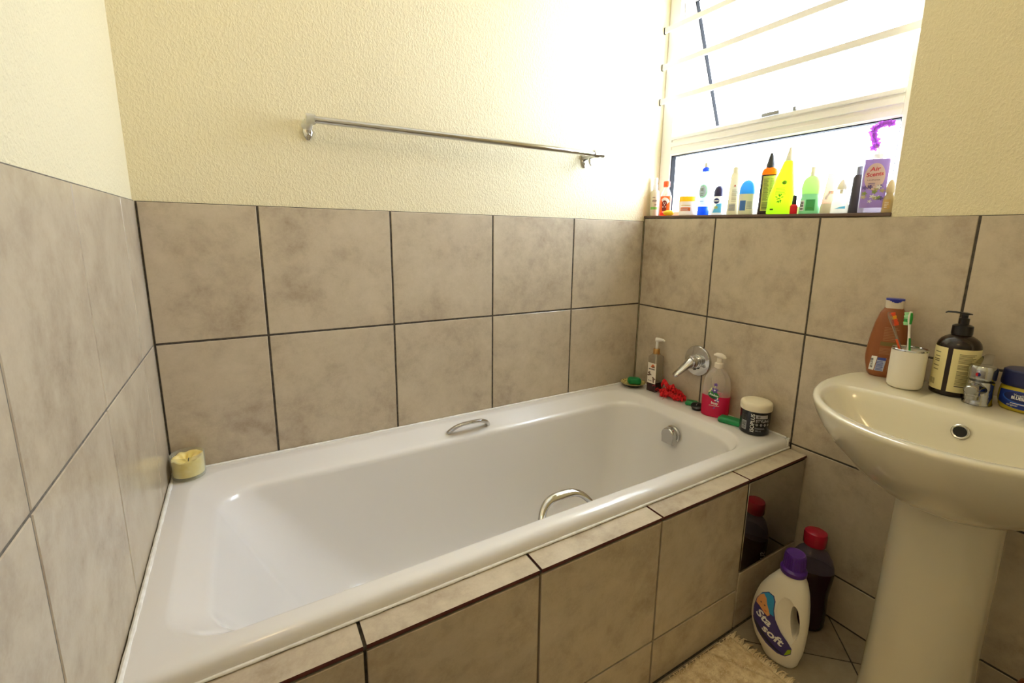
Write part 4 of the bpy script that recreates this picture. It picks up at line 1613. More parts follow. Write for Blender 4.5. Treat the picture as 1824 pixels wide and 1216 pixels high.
# 4 white jar yellow lid
o = sill_thing('cream_jar', 'white cream jar with a wide yellow lid and orange label patch on the sill', 'jar', 1.708, -0.188, 0, 1.13)
body = Body(rounded([(0, .0325, .0325), (.046, .0335, .0335)], .005), 2.4, 48)
b = MB(); body.mesh(b); b.obj('jar_body', M_WHITET, o)
b = MB(); Body(rounded([(.045, .0335, .0335), (.064, .0325, .0325)], .001, .003), 2.4, 48).mesh(b)
b.obj('lid', plain('yellow lid', rgb(250, 206, 40), .35, transl=.35), o)
lb = Label(body.surf)
lb.rect(-.028, .010, .014, .026, plain('orange patch', rgb(232, 120, 60), .5, transl=.3))
lb.lines(-.025, .006, .016, .024, 3, M_INKW, 1, .4, 3)
lb.lines(-.026, .024, .032, .036, 1, plain('yellow ink', rgb(220, 190, 80), .5), 0)
lb.obj(o)

# 5 blue spray
o = sill_thing('body_spray_bottle', 'tall clear blue spray bottle with round pale label and blue base on the sill', 'bottle', 1.705, -0.262, 0, 1.078)
body = Body(rounded([(0, .0205, .0205), (.120, .0190, .0190), (.135, .0180, .0180), (.146, .013, .013), (.152, .009, .009)], .004), 2, 48)
b = MB(); body.mesh(b, 0, 0, 0.030, 0.152, cap0=False); b.obj('bottle_body', clear('pale blue clear', (.84, .92, 1, 1), .35, .15, (.75, .86, .95, 1)), o)
b = MB(); body.mesh(b, 0, 0.0003, 0.0, 0.030); b.obj('liquid', plain('cobalt liquid', rgb(30, 100, 210), .2, transl=.4, tcol=rgb(70, 160, 255)), o)
lathe_part('collar', [(.0135, .146), (.0135, .156), (.010, .160)], plain('blue collar', rgb(60, 110, 230), .3, transl=.4), o)
lathe_part('spray_head', [(.0075, .158), (.0075, .173), (.005, .176)], M_CRT, o)
lb = Label(body.surf)
lb.rect(-.020, .022, .034, .112, plain('pale grey blue label', rgb(206, 218, 214), .5, transl=.45))
lb.ellipse(-.006, .080, .017, .022, plain('pale green ring', rgb(170, 206, 150), .5, transl=.4), 1)
lb.ellipse(-.008, .080, .014, .018, plain('pale lilac', rgb(226, 226, 246), .5, transl=.4), 2)
lb.lines(-.014, .000, .083, .092, 2, M_INK, 3, .4, 6)
lb.lines(-.014, .002, .066, .076, 2, M_INK, 3, .3, 2)
lb.lines(-.014, .006, .046, .050, 1, M_INK, 1, .4, 2)
lb.obj(o)

# 6 roll-on navy
o = sill_thing('rollon_deodorant', 'white roll-on deodorant with a dark navy domed cap and round emblem', 'deodorant', 1.705, -0.325, 0, 1.03)
body = Body(rounded([(0, .0215, .0165), (.055, .0195, .0165), (.064, .0165, .0155)], .004), 2.3, 44)
b = MB(); body.mesh(b); b.obj('bottle_body', M_WHITET, o)
b = MB(); Body([(.064, .0165, .0155), (.072, .0168, .0157), (.084, .0160, .015), (.092, .0135, .0128), (.098, .009, .0085), (.1005, .003, .003)], 2, 40).mesh(b)
b.obj('cap', plain('navy cap', rgb(52, 50, 92), .3, transl=.12), o)
lb = Label(body.surf)
lb.ellipse(-.006, .048, .0095, .0095, plain('navy ink', rgb(44, 58, 120), .5), 0)
lb.rect(-.0135, .0015, .0465, .0505, M_INKW, 1)
lb.poly([(-.018, .008), (.012, .008), (.012, .040), (-.004, .038)], plain('sky ink', rgb(110, 196, 230), .5, transl=.4), 0)
lb.ellipse(-.006, .026, .006, .005, plain('pale lime ink', rgb(214, 224, 150), .5, transl=.3), 1)
lb.obj(o)

# 7 tall tube with barcode
o = sill_thing('roll_tube', 'tall slim cream deodorant tube with barcode, left of the blue domed roll-on', 'deodorant', 1.707, -0.386, 0, 1.0)
o.name = 'deodorant_tube'
body = Body(rounded([(0, .0205, .015), (.100, .0175, .0145), (.138, .0150, .013), (.142, .0125, .0115)], .003), 2.2, 44)
b = MB(); body.mesh(b); b.obj('tube_body', M_CRT, o)
lathe_part('cap', [(.0112, .141), (.0112, .158), (.009, .162)], M_CRT, o)
lb = Label(body.surf)
lb.barcode(-.015, .006, .014, .038, 9, plain('slate ink', rgb(110, 116, 150), .5), 0, 4, vertical=False)
lb.lines(-.008, .012, .046, .088, 9, plain('taupe ink', rgb(150, 140, 120), .5), 0, .35, 5)
lb.poly([(-.004, .096), (.004, .096), (0, .103)], plain('red ink', rgb(190, 60, 60), .5), 0)
lb.obj(o)

# 8 roll-on blue dome
o = sill_thing('rollon_deodorant', 'cream roll-on deodorant with a large light blue domed cap and blue label', 'deodorant', 1.706, -0.436, 0, 0.983)
body = Body(rounded([(0, .0235, .0175), (.056, .0245, .018), (.070, .0245, .018)], .004), 2.4, 44)
b = MB(); body.mesh(b); b.obj('bottle_body', M_CRT, o)
b = MB(); Body([(.070, .0245, .018), (.082, .0245, .018), (.096, .0225, .0170), (.106, .0185, .0145), (.114, .012, .010), (.1175, .004, .004)], 2.2, 40).mesh(b)
b.obj('cap', plain('light blue cap', rgb(84, 178, 226), .3, transl=.4), o)
lb = Label(body.surf)
lb.rect(-.021, -.002, .014, .048, plain('blue label', rgb(72, 120, 200), .5), 0)
lb.lines(.001, .020, .020, .046, 6, plain('slate ink', rgb(110, 116, 150), .5), 0, .4, 5, .1)
lb.obj(o)

# 9 dark bottle, orange shoulder
o = sill_thing('oil_spray_bottle', 'dark brown bottle with orange shoulder, cream label and black nozzle', 'bottle', 1.722, -0.500, -10, 0.971)
body = Body(rounded([(0, .0260, .0180), (.128, .0245, .0175), (.140, .0240, .0175), (.150, .021, .016), (.156, .013, .012)], .004), 2.6, 48)
b = MB(); body.mesh(b, 0, 0, 0.0, 0.132); b.obj('bottle_body', plain('dark oil bottle', rgb(44, 20, 22), .2, transl=.1), o)
b = MB(); body.mesh(b, 0, 0, 0.132, 0.156); b.obj('shoulder', plain('orange shoulder plastic', rgb(246, 140, 20), .2, transl=.6, tcol=rgb(255, 150, 20)), o)
lathe_part('nozzle', [(.0135, .154), (.0135, .166), (.0115, .170), (.009, .182), (.0065, .194), (.004, .203)], plain('smoky black', rgb(46, 44, 46), .4), o)
lb = Label(body.surf)
lb.rect(-.016, .024, .012, .128, plain('straw label', rgb(226, 220, 130), .5, transl=.3))
lb.barcode(-.012, .020, .018, .040, 10, M_INK, 1, 6, vertical=False)
lb.lines(-.012, .004, .046, .120, 22, M_INK, 1, .35, 7)
lb.lines(.007, .020, .050, .120, 20, M_GI, 1, .35, 8)
lb.obj(o)

# 10 lime cone bottle
o = sill_thing('shampoo_bottle', 'tall lime green tapering bottle with pale cap, the tallest on the sill', 'bottle', 1.694, -0.566, 0, 0.922)
body = Body([(0, .034, .0185), (.002, .0365, .021), (.006, .0375, .022), (.060, .0370, .0215, ), (.064, .0365, .0215), (.120, .0255, .0180), (.170, .0145, .0135), (.176, .0125, .0120)], 2.3, 48)
body.prof = [q + (0.012 * (q[0] / .176) ** 1.2 - .004,) for q in body.prof]
b = MB(); body.mesh(b); b.obj('bottle_body', plain('lime plastic', rgb(176, 226, 50), .3, transl=.5, tcol=rgb(224, 255, 90)), o)
b = MB()
Body([(.176, .0115, .011, .008), (.200, .0075, .0075, .009), (.218, .0035, .0035, .0095), (.222, .002, .002, .0095)], 2, 32).mesh(b)
b.obj('cap', M_CRT, o)
lb = Label(body.surf)
M_DGR = plain('deep lime ink', rgb(84, 160, 30), .5)
lb.ellipse(.000, .104, .0065, .0065, M_DGR, 0)
lb.ellipse(.000, .104, .0045, .0045, plain('lime plastic', rgb(150, 226, 24), .3), 1)
for k in range(12):
    t = k * 2.4
    lb.ellipse(-.006 + .012 * cos(t) * (k / 12), .052 + .012 * sin(t), .004, .0016, M_DGR, 0, t, 10)
lb.lines(-.020, .012, .066, .090, 5, M_DGR, 0, .25, 3)
lb.rect(-.028, -.018, .013, .018, plain('dark green mark', rgb(50, 80, 30), .5), 0)
lb.obj(o, 'printed_text')

# 11 nail polish
o = sill_thing('nail_polish', 'tiny red nail polish bottle with a black cap on the sill', 'nail polish', 1.684, -0.613, 0, 0.928)
b = MB(); Body(rounded([(0, .0105, .0105), (.026, .0105, .0105), (.031, .0065, .0065)], .002), 4, 32).mesh(b)
b.obj('bottle_body', plain('red lacquer', rgb(226, 44, 60), .15, transl=.3), o)
lathe_part('cap', [(.0062, .030), (.0066, .032), (.0055, .058), (.004, .060)], M_BLACK, o)

# 12 green roll-on
o = sill_thing('rollon_deodorant', 'pale green waisted roll-on deodorant bottle with barcode on the sill', 'deodorant', 1.703, -0.649, 0, 0.911)
body = Body(rounded([(0, .0275, .019), (.048, .0250, .018), (.060, .0225, .017), (.064, .0240, .0175)], .004), 2.4, 48)
b = MB(); body.mesh(b); b.obj('bottle_body', plain('sea green plastic', rgb(150, 204, 160), .35, transl=.4, tcol=rgb(180, 225, 180)), o)
b = MB(); Body([(.064, .0240, .0175), (.084, .0255, .0185), (.104, .0230, .0175), (.116, .0175, .0145), (.122, .010, .0095)], 2.3, 44).mesh(b)
b.obj('dome', plain('mint plastic', rgb(188, 220, 150), .35, transl=.5), o)
lathe_part('nozzle', [(.0075, .121), (.0075, .126), (.0065, .128), (.0065, .150), (.005, .152)], M_CRT, o)
lb = Label(body.surf)
lb.rect(-.026, -.014, .010, .044, M_INKW, 0)
lb.barcode(-.025, -.016, .014, .042, 8, M_INK, 1, 2, vertical=False)
lb.rect(-.010, .014, .010, .046, plain('green panel', rgb(96, 180, 116), .5, transl=.4), 0)
lb.lines(-.006, .012, .016, .022, 2, M_DGR, 1, .3, 3)
lb.obj(o)

# 13 pink tube
o = sill_thing('cream_tube', 'pale pink hand cream tube standing on its cap on the sill', 'tube', 1.708, -0.700, 0, 0.856)
b = MB(); Body(rounded([(0, .0195, .0150), (.034, .0185, .0145)], .002, .001), 2.2, 40).mesh(b)
b.obj('cap', M_CRT, o)
body = Body([(.0345, .0175, .0140), (.060, .0155, .0110), (.095, .0120, .0060), (.120, .0095, .0020), (.135, .0085, .0012)], 2, 40)
b = MB(); body.mesh(b); b.obj('tube_body', plain('pale pink plastic', rgb(236, 208, 190), .35, transl=.45), o)
lb = Label(body.surf)
lb.poly([(-.013, .050), (.002, .078), (.006, .074), (-.006, .046)], M_INKW, 0)
lb.rect(-.002, .010, .066, .076, plain('salmon ink', rgb(232, 176, 150), .5, transl=.4), 0)
lb.obj(o)

# 14 white dropper bottle
o = sill_thing('dropper_bottle', 'white bottle with cream pointed nozzle and blue print near the sill end', 'bottle', 1.700, -0.736, 0, 0.8)
body = Body(rounded([(0, .0215, .0165), (.040, .0205, .0160), (.062, .014, .0125), (.070, .008, .008)], .004), 2.2, 44)
b = MB(); body.mesh(b); b.obj('bottle_body', plain('milk plastic', rgb(244, 242, 232), .35, transl=.5), o)
lathe_part('nozzle', [(.0045, .068), (.005, .078), (.0045, .083), (.0125, .084), (.0120, .094), (.0075, .108), (.0025, .119)], M_CRT, o)
lb = Label(body.surf)
lb.poly([(-.012, .016), (.014, .016), (.014, .026), (.000, .022)], plain('sky ink', rgb(110, 196, 230), .5, transl=.4), 0)
lb.obj(o)

# 15 dark bottle
o = sill_thing('plastic_bottle', 'slim dark grey bottle half behind the purple air freshener on the sill', 'bottle', 1.716, -0.772, 0, 0.831)
b = MB(); Body(rounded([(0, .0185, .014), (.118, .0165, .0135), (.128, .013, .011)], .003, .002), 2.6, 40).mesh(b)
b.obj('bottle_body', plain('smoke grey plastic', rgb(58, 54, 60), .3, transl=.06), o)
lathe_part('cap', [(.0105, .127), (.0105, .152), (.0085, .156)], plain('grey cap', rgb(136, 136, 142), .4, transl=.2), o)

# 16 air freshener
o = sill_thing('air_freshener', 'purple air freshener bottle topped with a violet flower at the sill end', 'air freshener', 1.696, -0.817, 4, 0.845)
body = Body(rounded([(0, .0290, .0165), (.150, .0300, .0165), (.168, .0300, .0160)], .003, .003), 5, 64)
b = MB(); body.mesh(b, 0, 0, 0.0, 0.014, cap1=False); 
body.mesh(b, 0, 0.0, 0.014, 0.168, cap0=False)
b.obj('bottle_body', clear('clear scent bottle', (.94, .92, .98, 1), .35, .08, (.8, .78, .86, 1)), o)
lb = Label(body.surf)
M_PURL = plain('purple label', rgb(150, 122, 176), .45, transl=.12, tcol=rgb(190, 160, 210))
lb.rect(-.0275, .0275, .016, .166, M_PURL, 0)
M_PEACH = plain('peach ink', rgb(240, 216, 200), .5, transl=.2)
lb.ellipse(-.002, .112, .0225, .042, M_PEACH, 1)
RED = plain('red lettering', rgb(208, 70, 80), .5)
lb.text('Air', -.003, .130, .012, RED, 2, .12, .0004, .2)
lb.text('Scents', -.002, .114, .012, RED, 2, .12, .0004, .2, width=.038)
lb.text('LAVENDER', -.003, .100, .004, M_BRD, 2, 0, 0)
lb.lines(-.014, .008, .086, .096, 2, PUR, 2, .3, 2)
rf = random.Random(5)
for k in range(14):
    s, z = rf.uniform(-.021, .021), rf.uniform(.040, .084)
    fm = [plain('straw flower', rgb(200, 190, 140), .5, transl=.2), plain('violet flower', rgb(104, 84, 150), .5), M_INKW, plain('lime leaf', rgb(160, 180, 90), .5, transl=.2)][k % 4]
    for q in range(5):
        t = q * 2 * pi / 5
        lb.ellipse(s + .0035 * cos(t), z + .0035 * sin(t), .0038, .002, fm, 2 + k % 3, t, 8)
for k in range(5):
    t = k * 2 * pi / 5
    lb.ellipse(-.006 + .003 * cos(t), .036 + .003 * sin(t), .0032, .0012, M_INKW, 2, t, 8)
lb.obj(o)
lathe_part('neck', [(.012, .167), (.012, .180), (.009, .184)], M_WHITET, o)
b = MB()
b.tube([(.002, 0, .18), (.000, 0, .20), (-.010, 0, .212)], .003, 0, 10)
b.obj('stem', M_WHITET, o)
M_VIO = plain('violet petal', rgb(206, 130, 224), .5, transl=.5, tcol=rgb(230, 160, 244))
b = MB()
rf = random.Random(9)
DZ = -0.018
arc = [(.004, .232), (.000, .246), (-.006, .258), (-.010, .268), (-.006, .280), (.004, .288), (.016, .292), (.030, .292), (.040, .291), (.002, .222)]
arc = [(x * 0.75 - .012, z) for x, z in arc]
for (x, z) in arc:
    for k in range(5):
        t = k * 2 * pi / 5 + rf.random()
        d = V((cos(t), rf.uniform(-.7, .7), sin(t))).normalized()
        c0 = V((x, 0, z + DZ))
        b.tube([c0, c0 + d * .006, c0 + d * .0125], [.003, .0068, .002], 0, 8, flat=.0012)
b.tube([V((x, 0.001, z + DZ)) for x, z in arc[:-1]], .002, 0, 8)
b.obj('flower', M_VIO, o)

# 17 beige dropper
o = sill_thing('dropper_bottle', 'little beige dropper bottle with pointed cap, last on the sill beside the wall', 'bottle', 1.700, -0.8555, 0, 0.95)
body = Body(rounded([(0, .0135, .0135), (.040, .0125, .0125), (.050, .008, .008), (.056, .0075, .0075)], .002), 2.4, 36)
b = MB(); body.mesh(b); b.obj('bottle_body', plain('beige plastic', rgb(206, 186, 140), .35, transl=.3), o)
lathe_part('cap', [(.0085, .055), (.0095, .057), (.0090, .070), (.0065, .084), (.003, .090)], plain('sand plastic', rgb(222, 206, 170), .35, transl=.3), o)
lb = Label(body.surf)
lb.rect(-.011, .004, .010, .036, plain('tan label', rgb(206, 170, 104), .5), 0)
lb.lines(-.008, .001, .014, .032, 4, M_INKW, 1, .3, 2)
lb.obj(o)

# ================================================================== FLOOR THINGS
# fabric softener with moulded handle
ss = thing('fabric_softener_bottle', 'white softener bottle with moulded handle, purple cap and blue label on the floor', 'bottle', (1.396, -0.872, 0.0005), radians(-78))
ss.scale = (1.07, 1.07, 1.07)
prof = [(0.0, 0.032, 0.024, 0.014), (0.003, 0.037, 0.028, 0.013)] + curve_profile([(0.010, 0.0420, 0.031, 0.012), (0.045, 0.0570, 0.036, 0.004), (0.090, 0.0650, 0.037, -0.001), (0.135, 0.0645, 0.036, 0.000), (0.180, 0.0575, 0.034, 0.004), (0.212, 0.0470, 0.031, 0.010), (0.236, 0.0360, 0.028, 0.0145), (0.252, 0.0275, 0.025, 0.016), (0.258, 0.0240, 0.0235, 0.016)], 6)
body = Body(prof, 2.25, 72)
b = MB()
body.mesh(b)
tmp = b.obj('tmp_body', M_WHITE)


def cutter(pts, y0, y1, bev, name):
    bm = bmesh.new()
    lo_ = [bm.verts.new((x, y0, z)) for x, z in pts]
    hi_ = [bm.verts.new((x, y1, z)) for x, z in pts]
    n = len(pts)
    bm.faces.new(lo_)
    bm.faces.new(list(reversed(hi_)))
    for i in range(n):
        bm.faces.new((lo_[i], hi_[i], hi_[(i + 1) % n], lo_[(i + 1) % n]))
    bmesh.ops.recalc_face_normals(bm, faces=bm.faces[:])
    me = bpy.data.meshes.new(name)
    bm.to_mesh(me)
    bm.free()
    o = bpy.data.objects.new(name, me)
    COL.objects.link(o)
    return o


def lens(cx, cz, hw, hh, rot, n=36, pw=1.0):
    pts = []
    for i in range(n):
        t = 2 * pi * i / n
        x, z = hw * cos(t), hh * sin(t)
        pts.append((cx + x * cos(rot) - z * sin(rot), cz + x * sin(rot) + z * cos(rot)))
    return pts


cutters = [cutter(lens(0.0400, 0.140, 0.0105, 0.046, radians(6)), -0.06, 0.06, 0, 'tmp_hole')]
for sgn in (-1, 1):                               # dished panels round the handle, front and back
    bm = bmesh.new()
    bmesh.ops.create_uvsphere(bm, u_segments=40, v_segments=24, radius=1)
    rot = Matrix.Rotation(radians(-9), 4, 'Y')
    for v in bm.verts:
        v.co = rot @ Vector((v.co.x * 0.030, v.co.y * 0.017, v.co.z * 0.076)) + Vector((0.030, sgn * 0.041, 0.138))
    me = bpy.data.meshes.new('tmp_dish')
    bm.to_mesh(me)
    bm.free()
    o = bpy.data.objects.new('tmp_dish', me)
    COL.objects.link(o)
    cutters.append(o)
for o in cutters:
    md = tmp.modifiers.new('cut', 'BOOLEAN')
    md.operation = 'DIFFERENCE'
    md.object = o
    md.solver = 'EXACT'
dg = bpy.context.evaluated_depsgraph_get()
me = bpy.data.meshes.new_from_object(tmp.evaluated_get(dg))
for o in cutters + [tmp]:
    bpy.data.objects.remove(o)
me.name = 'bottle_body'
me.materials.clear()
me.materials.append(plain('milky white plastic', rgb(242, 236, 222), 0.28, transl=0.08))
for p in me.polygons:
    p.use_smooth = True
    p.material_index = 0
me.set_sharp_from_angle(angle=radians(30))
o = bpy.data.objects.new('bottle_body', me)
COL.objects.link(o)
o.parent = ss
M_PCAP = plain('purple cap plastic', rgb(74, 30, 130), 0.28)
b = MB()
b.lathe([(0.0285, 0.255), (0.0300, 0.257), (0.0300, 0.266), (0.0265, 0.270), (0.0245, 0.271), (0.0225, 0.306), (0.0205, 0.309), (0.0190, 0.3075), (0.0005, 0.3065)], 0, 48, mtx=Matrix.Translation((0.016, 0, 0)))
for k in range(24):
    t = 2 * pi * k / 24
    b.tube([(0.016 + 0.0246 * cos(t), 0.0246 * sin(t), 0.272), (0.016 + 0.0228 * cos(t), 0.0228 * sin(t), 0.304)], 0.0010, 0, 6)
b.obj('cap', M_PCAP, ss)
lb = Label(lambda q, z, off=0.0: body.surf(-0.060 + (q + 0.060) * 1.16, z, off), 0.006, 0.0006)
pts = [(-0.057, 0.150), (-0.047, 0.176), (-0.034, 0.190), (-0.022, 0.188), (-0.016, 0.176), (-0.014, 0.150), (-0.008, 0.128), (0.006, 0.102), (0.020, 0.084), (0.028, 0.068), (0.026, 0.052), (0.014, 0.040), (-0.002, 0.038), (-0.024, 0.048), (-0.044, 0.066), (-0.056, 0.092), (-0.060, 0.122)]
M_LPUR = plain('violet blue label', rgb(66, 56, 124), 0.4)
lb.poly(pts, M_LPUR, 0)
M_SKY = plain('sky blue label', rgb(50, 150, 206), 0.4)
lb.poly([(-0.053, 0.158), (-0.047, 0.174), (-0.034, 0.188), (-0.023, 0.186), (-0.018, 0.175), (-0.0155, 0.150), (-0.012, 0.134), (-0.040, 0.140)], M_SKY, 1)
M_SKIN = plain('baby skin print', rgb(226, 160, 104), 0.45)
lb.poly([(-0.055, 0.150), (-0.050, 0.166), (-0.042, 0.177), (-0.034, 0.170), (-0.030, 0.156), (-0.024, 0.144), (-0.020, 0.132), (-0.024, 0.125), (-0.033, 0.130), (-0.044, 0.138), (-0.055, 0.140)], M_SKIN, 2)
lb.ellipse(-0.043, 0.151, 0.0022, 0.0014, M_INK, 3, 0.2, 10)
lb.ellipse(-0.034, 0.149, 0.0022, 0.0014, M_INK, 3, 0.2, 10)
lb.ellipse(-0.030, 0.136, 0.003, 0.0012, plain('lip print', rgb(190, 90, 70), .5), 3, -0.4, 10)
M_NAVY = plain('navy label shade', rgb(34, 32, 74), 0.4)
lb.poly([(-0.058, 0.096), (-0.050, 0.078), (-0.030, 0.058), (-0.004, 0.044), (0.012, 0.042), (-0.012, 0.058), (-0.036, 0.082)], M_NAVY, 1)
lb.poly([(0.012, 0.042), (0.025, 0.053), (0.027, 0.066), (0.020, 0.062)], plain('lime label flash', rgb(150, 180, 40), 0.4), 1)
for off_, mt_, ly, bd in ((0.0, M_LPUR, 2, 0.0026), (0.0, M_INKW, 3, 0.0009)):
    lb.text('Sta', -0.034, 0.106, 0.0205, mt_, ly, -0.42, bd)
    lb.text('soft', -0.013, 0.0725, 0.0205, mt_, ly, -0.42, bd)
lb.obj(ss)

# red-capped purple cleaner bottle
rcb = thing('cleaner_bottle', 'purple bottle of dark liquid with crimson cap behind the white softener bottle', 'bottle', (1.581, -0.852, 0.0005), radians(-58))
rcb.scale = (1.20, 1.10, 1.05)
prof = [(0.0, 0.036, 0.028), (0.003, 0.040, 0.032)] + curve_profile([(0.012, 0.0435, 0.035), (0.060, 0.0445, 0.036), (0.110, 0.0435, 0.035), (0.140, 0.0460, 0.037), (0.180, 0.0490, 0.038), (0.210, 0.0440, 0.035), (0.232, 0.0330, 0.029), (0.246, 0.0200, 0.019), (0.252, 0.0155, 0.0155), (0.262, 0.0150, 0.0150)], 6)
body = Body(prof, 2.3, 64)
b = MB()
body.mesh(b, 0, 0, 0.186, 0.262, cap0=False)
b.obj('bottle_body', clear('violet clear plastic', (0.56, 0.50, 0.62, 1), 0.22, 0.12, (0.20, 0.16, 0.24, 1)), rcb)
b = MB()
body.mesh(b, 0, 0.0002, 0.0, 0.1858)
b.obj('liquid', plain('dark plum liquid', rgb(38, 12, 24), 0.14, transl=0.2, tcol=rgb(120, 10, 40)), rcb)
b = MB()
b.lathe([(0.0235, 0.254), (0.0250, 0.256), (0.0255, 0.284), (0.0240, 0.292), (0.0190, 0.2955), (0.0005, 0.2965)], 0, 48)
b.obj('cap', plain('crimson cap plastic', rgb(168, 14, 44), 0.22), rcb)
lb = Label(body.surf)
lb.text('SUU', -0.086, 0.130, 0.016, M_INKW, 1, -pi / 2, 0.0004)
lb.obj(rcb, 'printed_text')

# item at the frame edge behind the basin pedestal
bb = thing('floor_bottle', 'white bottle with a brown cap on the floor by the wall right of the pedestal', 'bottle', (1.612, -1.3135, 0.0005), 0)
b = MB()
Body(rounded([(0, .036, .036), (.130, .036, .036), (.150, .030, .030), (.158, .025, .025)], .005), 2, 40).mesh(b)
b.obj('bottle_body', M_WHITE, bb)
lathe_part('cap', [(.030, .156), (.032, .158), (.032, .182), (.028, .192), (.018, .198), (.0005, .200)], plain('brown cap plastic', rgb(120, 62, 22), .4), bb)

# bath mat
MX0, MX1, MY0, MY1 = 0.745, 1.338, -1.30, -0.772
mat_ = thing('bath_mat', 'fluffy beige bath mat with a fringed edge on the floor beside the tiled bath front', 'bath mat', ((MX0 + MX1) / 2, (MY0 + MY1) / 2, 0))
cx0, cy0 = mat_.location.x, mat_.location.y
M_MAT = noisy('beige chenille', rgb(208, 180, 132), rgb(244, 226, 184), 45, 0.95, 0.4, 0.003)
rm = random.Random(21)
NX, NY = 150, 130
vs, fs = [], []


def mat_h(x, y):
    h = 0.0085 + 0.003 * noise.noise(V((x * 14, y * 14, 2))) + 0.0022 * noise.noise(V((x * 60, y * 60, 5))) + 0.0016 * noise.noise(V((x * 190, y * 190, 8)))
    h += 0.006 * max(0, 1 - abs((x - 1.262) + 0.55 * (y + 0.86)) / 0.016) * (1 if y > -1.0 else 0)
    e = min((x - MX0), (MX1 - x), (y - MY0), (MY1 - y))
    return max(0.0022, h * min(1, 0.30 + e / 0.012))


for i in range(NX + 1):
    for j in range(NY + 1):
        x = MX0 + (MX1 - MX0) * i / NX
        y = MY0 + (MY1 - MY0) * j / NY
        w = 0.006 * noise.noise(V((x * 7, y * 7, 3)))
        vs.append((x + w - cx0, y + (w if j < NY else 0) - cy0, mat_h(x, y)))
for i in range(NX):
    for j in range(NY):
        a = i * (NY + 1) + j
        fs.append((a, a + NY + 1, a + NY + 2, a + 1))
n0 = len(vs)
edge = [i * (NY + 1) for i in range(NX + 1)] + [NX * (NY + 1) + j for j in range(1, NY + 1)] + [i * (NY + 1) + NY for i in range(NX - 1, -1, -1)] + [j for j in range(NY - 1, 0, -1)]
for e in edge:
    vs.append((vs[e][0], vs[e][1], 0.0006))
for k in range(len(edge)):
    q = (k + 1) % len(edge)
    fs.append((edge[k], n0 + k, n0 + q, edge[q]))
fs.append(tuple(n0 + k for k in reversed(range(len(edge)))))
b = MB()
b.add(vs, fs)
b.obj('mat_body', M_MAT, mat_, sharp=80)
M_FIB = noisy('beige yarn', rgb(216, 190, 144), rgb(246, 230, 192), 40, 0.9)
b = MB()                                           # pile: little yarn tufts
for k in range(2600):
    x = rm.uniform(max(MX0, 0.98), MX1 - 0.004)
    y = rm.uniform(-1.02, MY1 - 0.004)
    z = mat_h(x, y)
    a = rm.uniform(0, 2 * pi)
    ln = rm.uniform(0.005, 0.012)
    dx, dy = cos(a) * ln, sin(a) * ln * 0.7
    w = 0.0007
    p = V((x - cx0, y - cy0, z - 0.0010))
    q = p + V((dx * 0.5, dy * 0.5, 0.0026))
    r_ = p + V((dx, dy, 0.0014))
    sd = V((-dy, dx, 0)).normalized() * w
    b.add([p - sd, p + sd, q + sd, q - sd, r_], [(0, 1, 2, 3), (3, 2, 4)])
pile = b.obj('pile', M_FIB, mat_, sharp=None)
pile['kind'] = 'stuff'
b = MB()
for k in range(150):                               # twisted fringe strands on the end facing the basin
    y = MY1 - 0.004 - (k / 150) * (MY1 - MY0 - 0.02)
    if y < -1.12:
        continue
    p = V((MX1 - 0.004 - cx0, y - cy0, 0.005))
    ln = rm.uniform(0.020, 0.036)
    sw = rm.uniform(-0.012, 0.012)
    p1 = p + V((ln * 0.35, sw * 0.2, rm.uniform(0.001, 0.006)))
    p2 = p + V((ln * 0.7, sw * 0.7 + rm.uniform(-.003, .003), rm.uniform(-0.001, 0.003)))
    p3 = p + V((ln, sw, -0.0032))
    b.tube([p, p1, p2, p3], [0.0021, 0.0020, 0.0017, 0.0011], 0, 6)
for k in range(60):                                # loose threads along the bath side near the corner
    x = MX1 - rm.random() ** 1.6 * 0.36
    p = V((x - cx0, MY1 - 0.004 - cy0, 0.005))
    b.tube([p, p + V((rm.uniform(-.006, .006), 0.004, 0.004)), p + V((rm.uniform(-.010, .010), 0.0085, -0.003))], [0.0012, 0.0011, 0.0006], 0, 6)
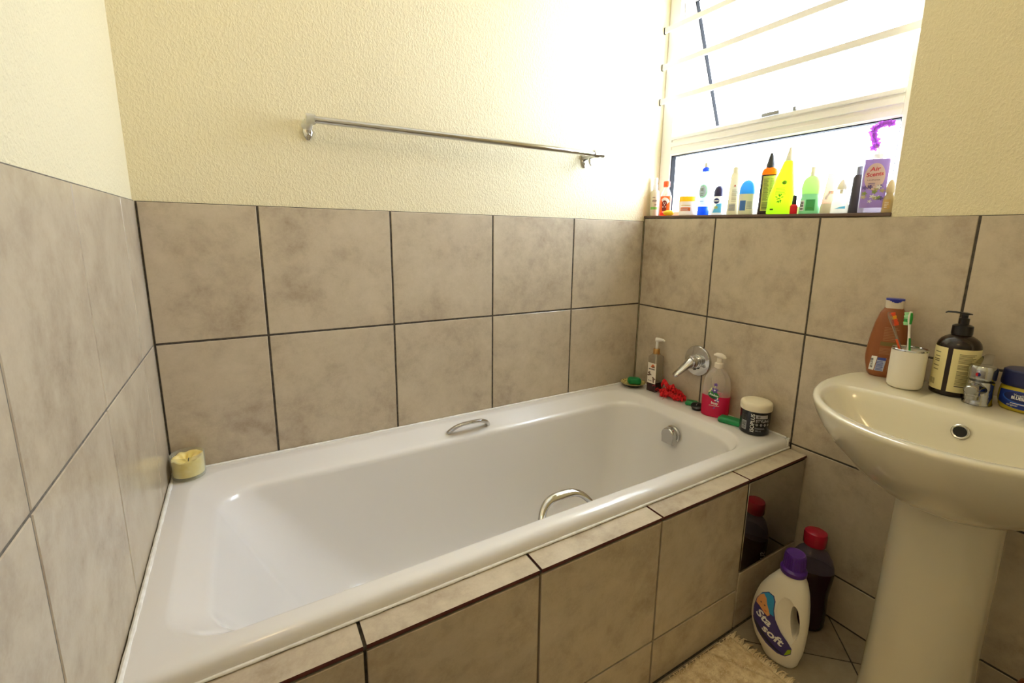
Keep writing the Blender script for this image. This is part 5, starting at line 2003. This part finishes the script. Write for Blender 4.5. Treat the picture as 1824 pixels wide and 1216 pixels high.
fr = b.obj('fringe', M_FIB, mat_, sharp=70)
fr['kind'] = 'stuff'

# ================================================================== LIGHT, WORLD, CAMERA
w = bpy.data.worlds.new('overcast sky')
SC.world = w
w.use_nodes = True
wn = w.node_tree
wn.nodes.clear()
wo = wn.nodes.new('ShaderNodeOutputWorld')
bg = wn.nodes.new('ShaderNodeBackground')
bg.inputs[0].default_value = (0.76, 0.83, 1.0, 1)
bg.inputs[1].default_value = 26.5
wn.links.new(bg.outputs[0], wo.inputs[0])
# daylight portal in the window opening (guides sampling of the sky only)
pl_ = bpy.data.lights.new('window_portal', 'AREA')
pl_.shape = 'RECTANGLE'
pl_.size, pl_.size_y = 0.90, 0.92
pl_.cycles.is_portal = True
po = bpy.data.objects.new('window_portal', pl_)
COL.objects.link(po)
po.location = (XW + 0.30, -0.436, 1.667)
po.rotation_euler = (0, radians(90), 0)

cam = bpy.data.cameras.new('camera')
cam.sensor_width = 36.0
cam.lens = 36.0 * 822.3502 / 1824
cam.shift_x = -22.2401 / 1824
cam.shift_y = -33.4914 / 1824
cam.clip_start = 0.01
co = bpy.data.objects.new('camera', cam)
COL.objects.link(co)
Rw = ((0.85353, -0.52085, 0.01588), (-0.08405, -0.16768, -0.98225), (0.51427, 0.83705, -0.18689))
f_ = 1
rx_, dn_, fw_ = (Vector(r) for r in Rw)
mw = Matrix((
    (rx_.x, -dn_.x, -fw_.x, CAM.x),
    (rx_.y, -dn_.y, -fw_.y, CAM.y),
    (rx_.z, -dn_.z, -fw_.z, CAM.z),
    (0, 0, 0, 1)))
co.matrix_world = mw
SC.camera = co
vs_ = SC.view_settings
vs_.view_transform = 'Standard'
vs_.look = 'None'
vs_.exposure = 0.0
vs_.gamma = 1.0
vs_.use_curve_mapping = False
cy = SC.cycles
cy.max_bounces = 12
cy.diffuse_bounces = 6
cy.glossy_bounces = 5
cy.transparent_max_bounces = 24
cy.caustics_reflective = False
cy.caustics_refractive = False
cy.sample_clamp_indirect = 8.0
cy.use_denoising = True
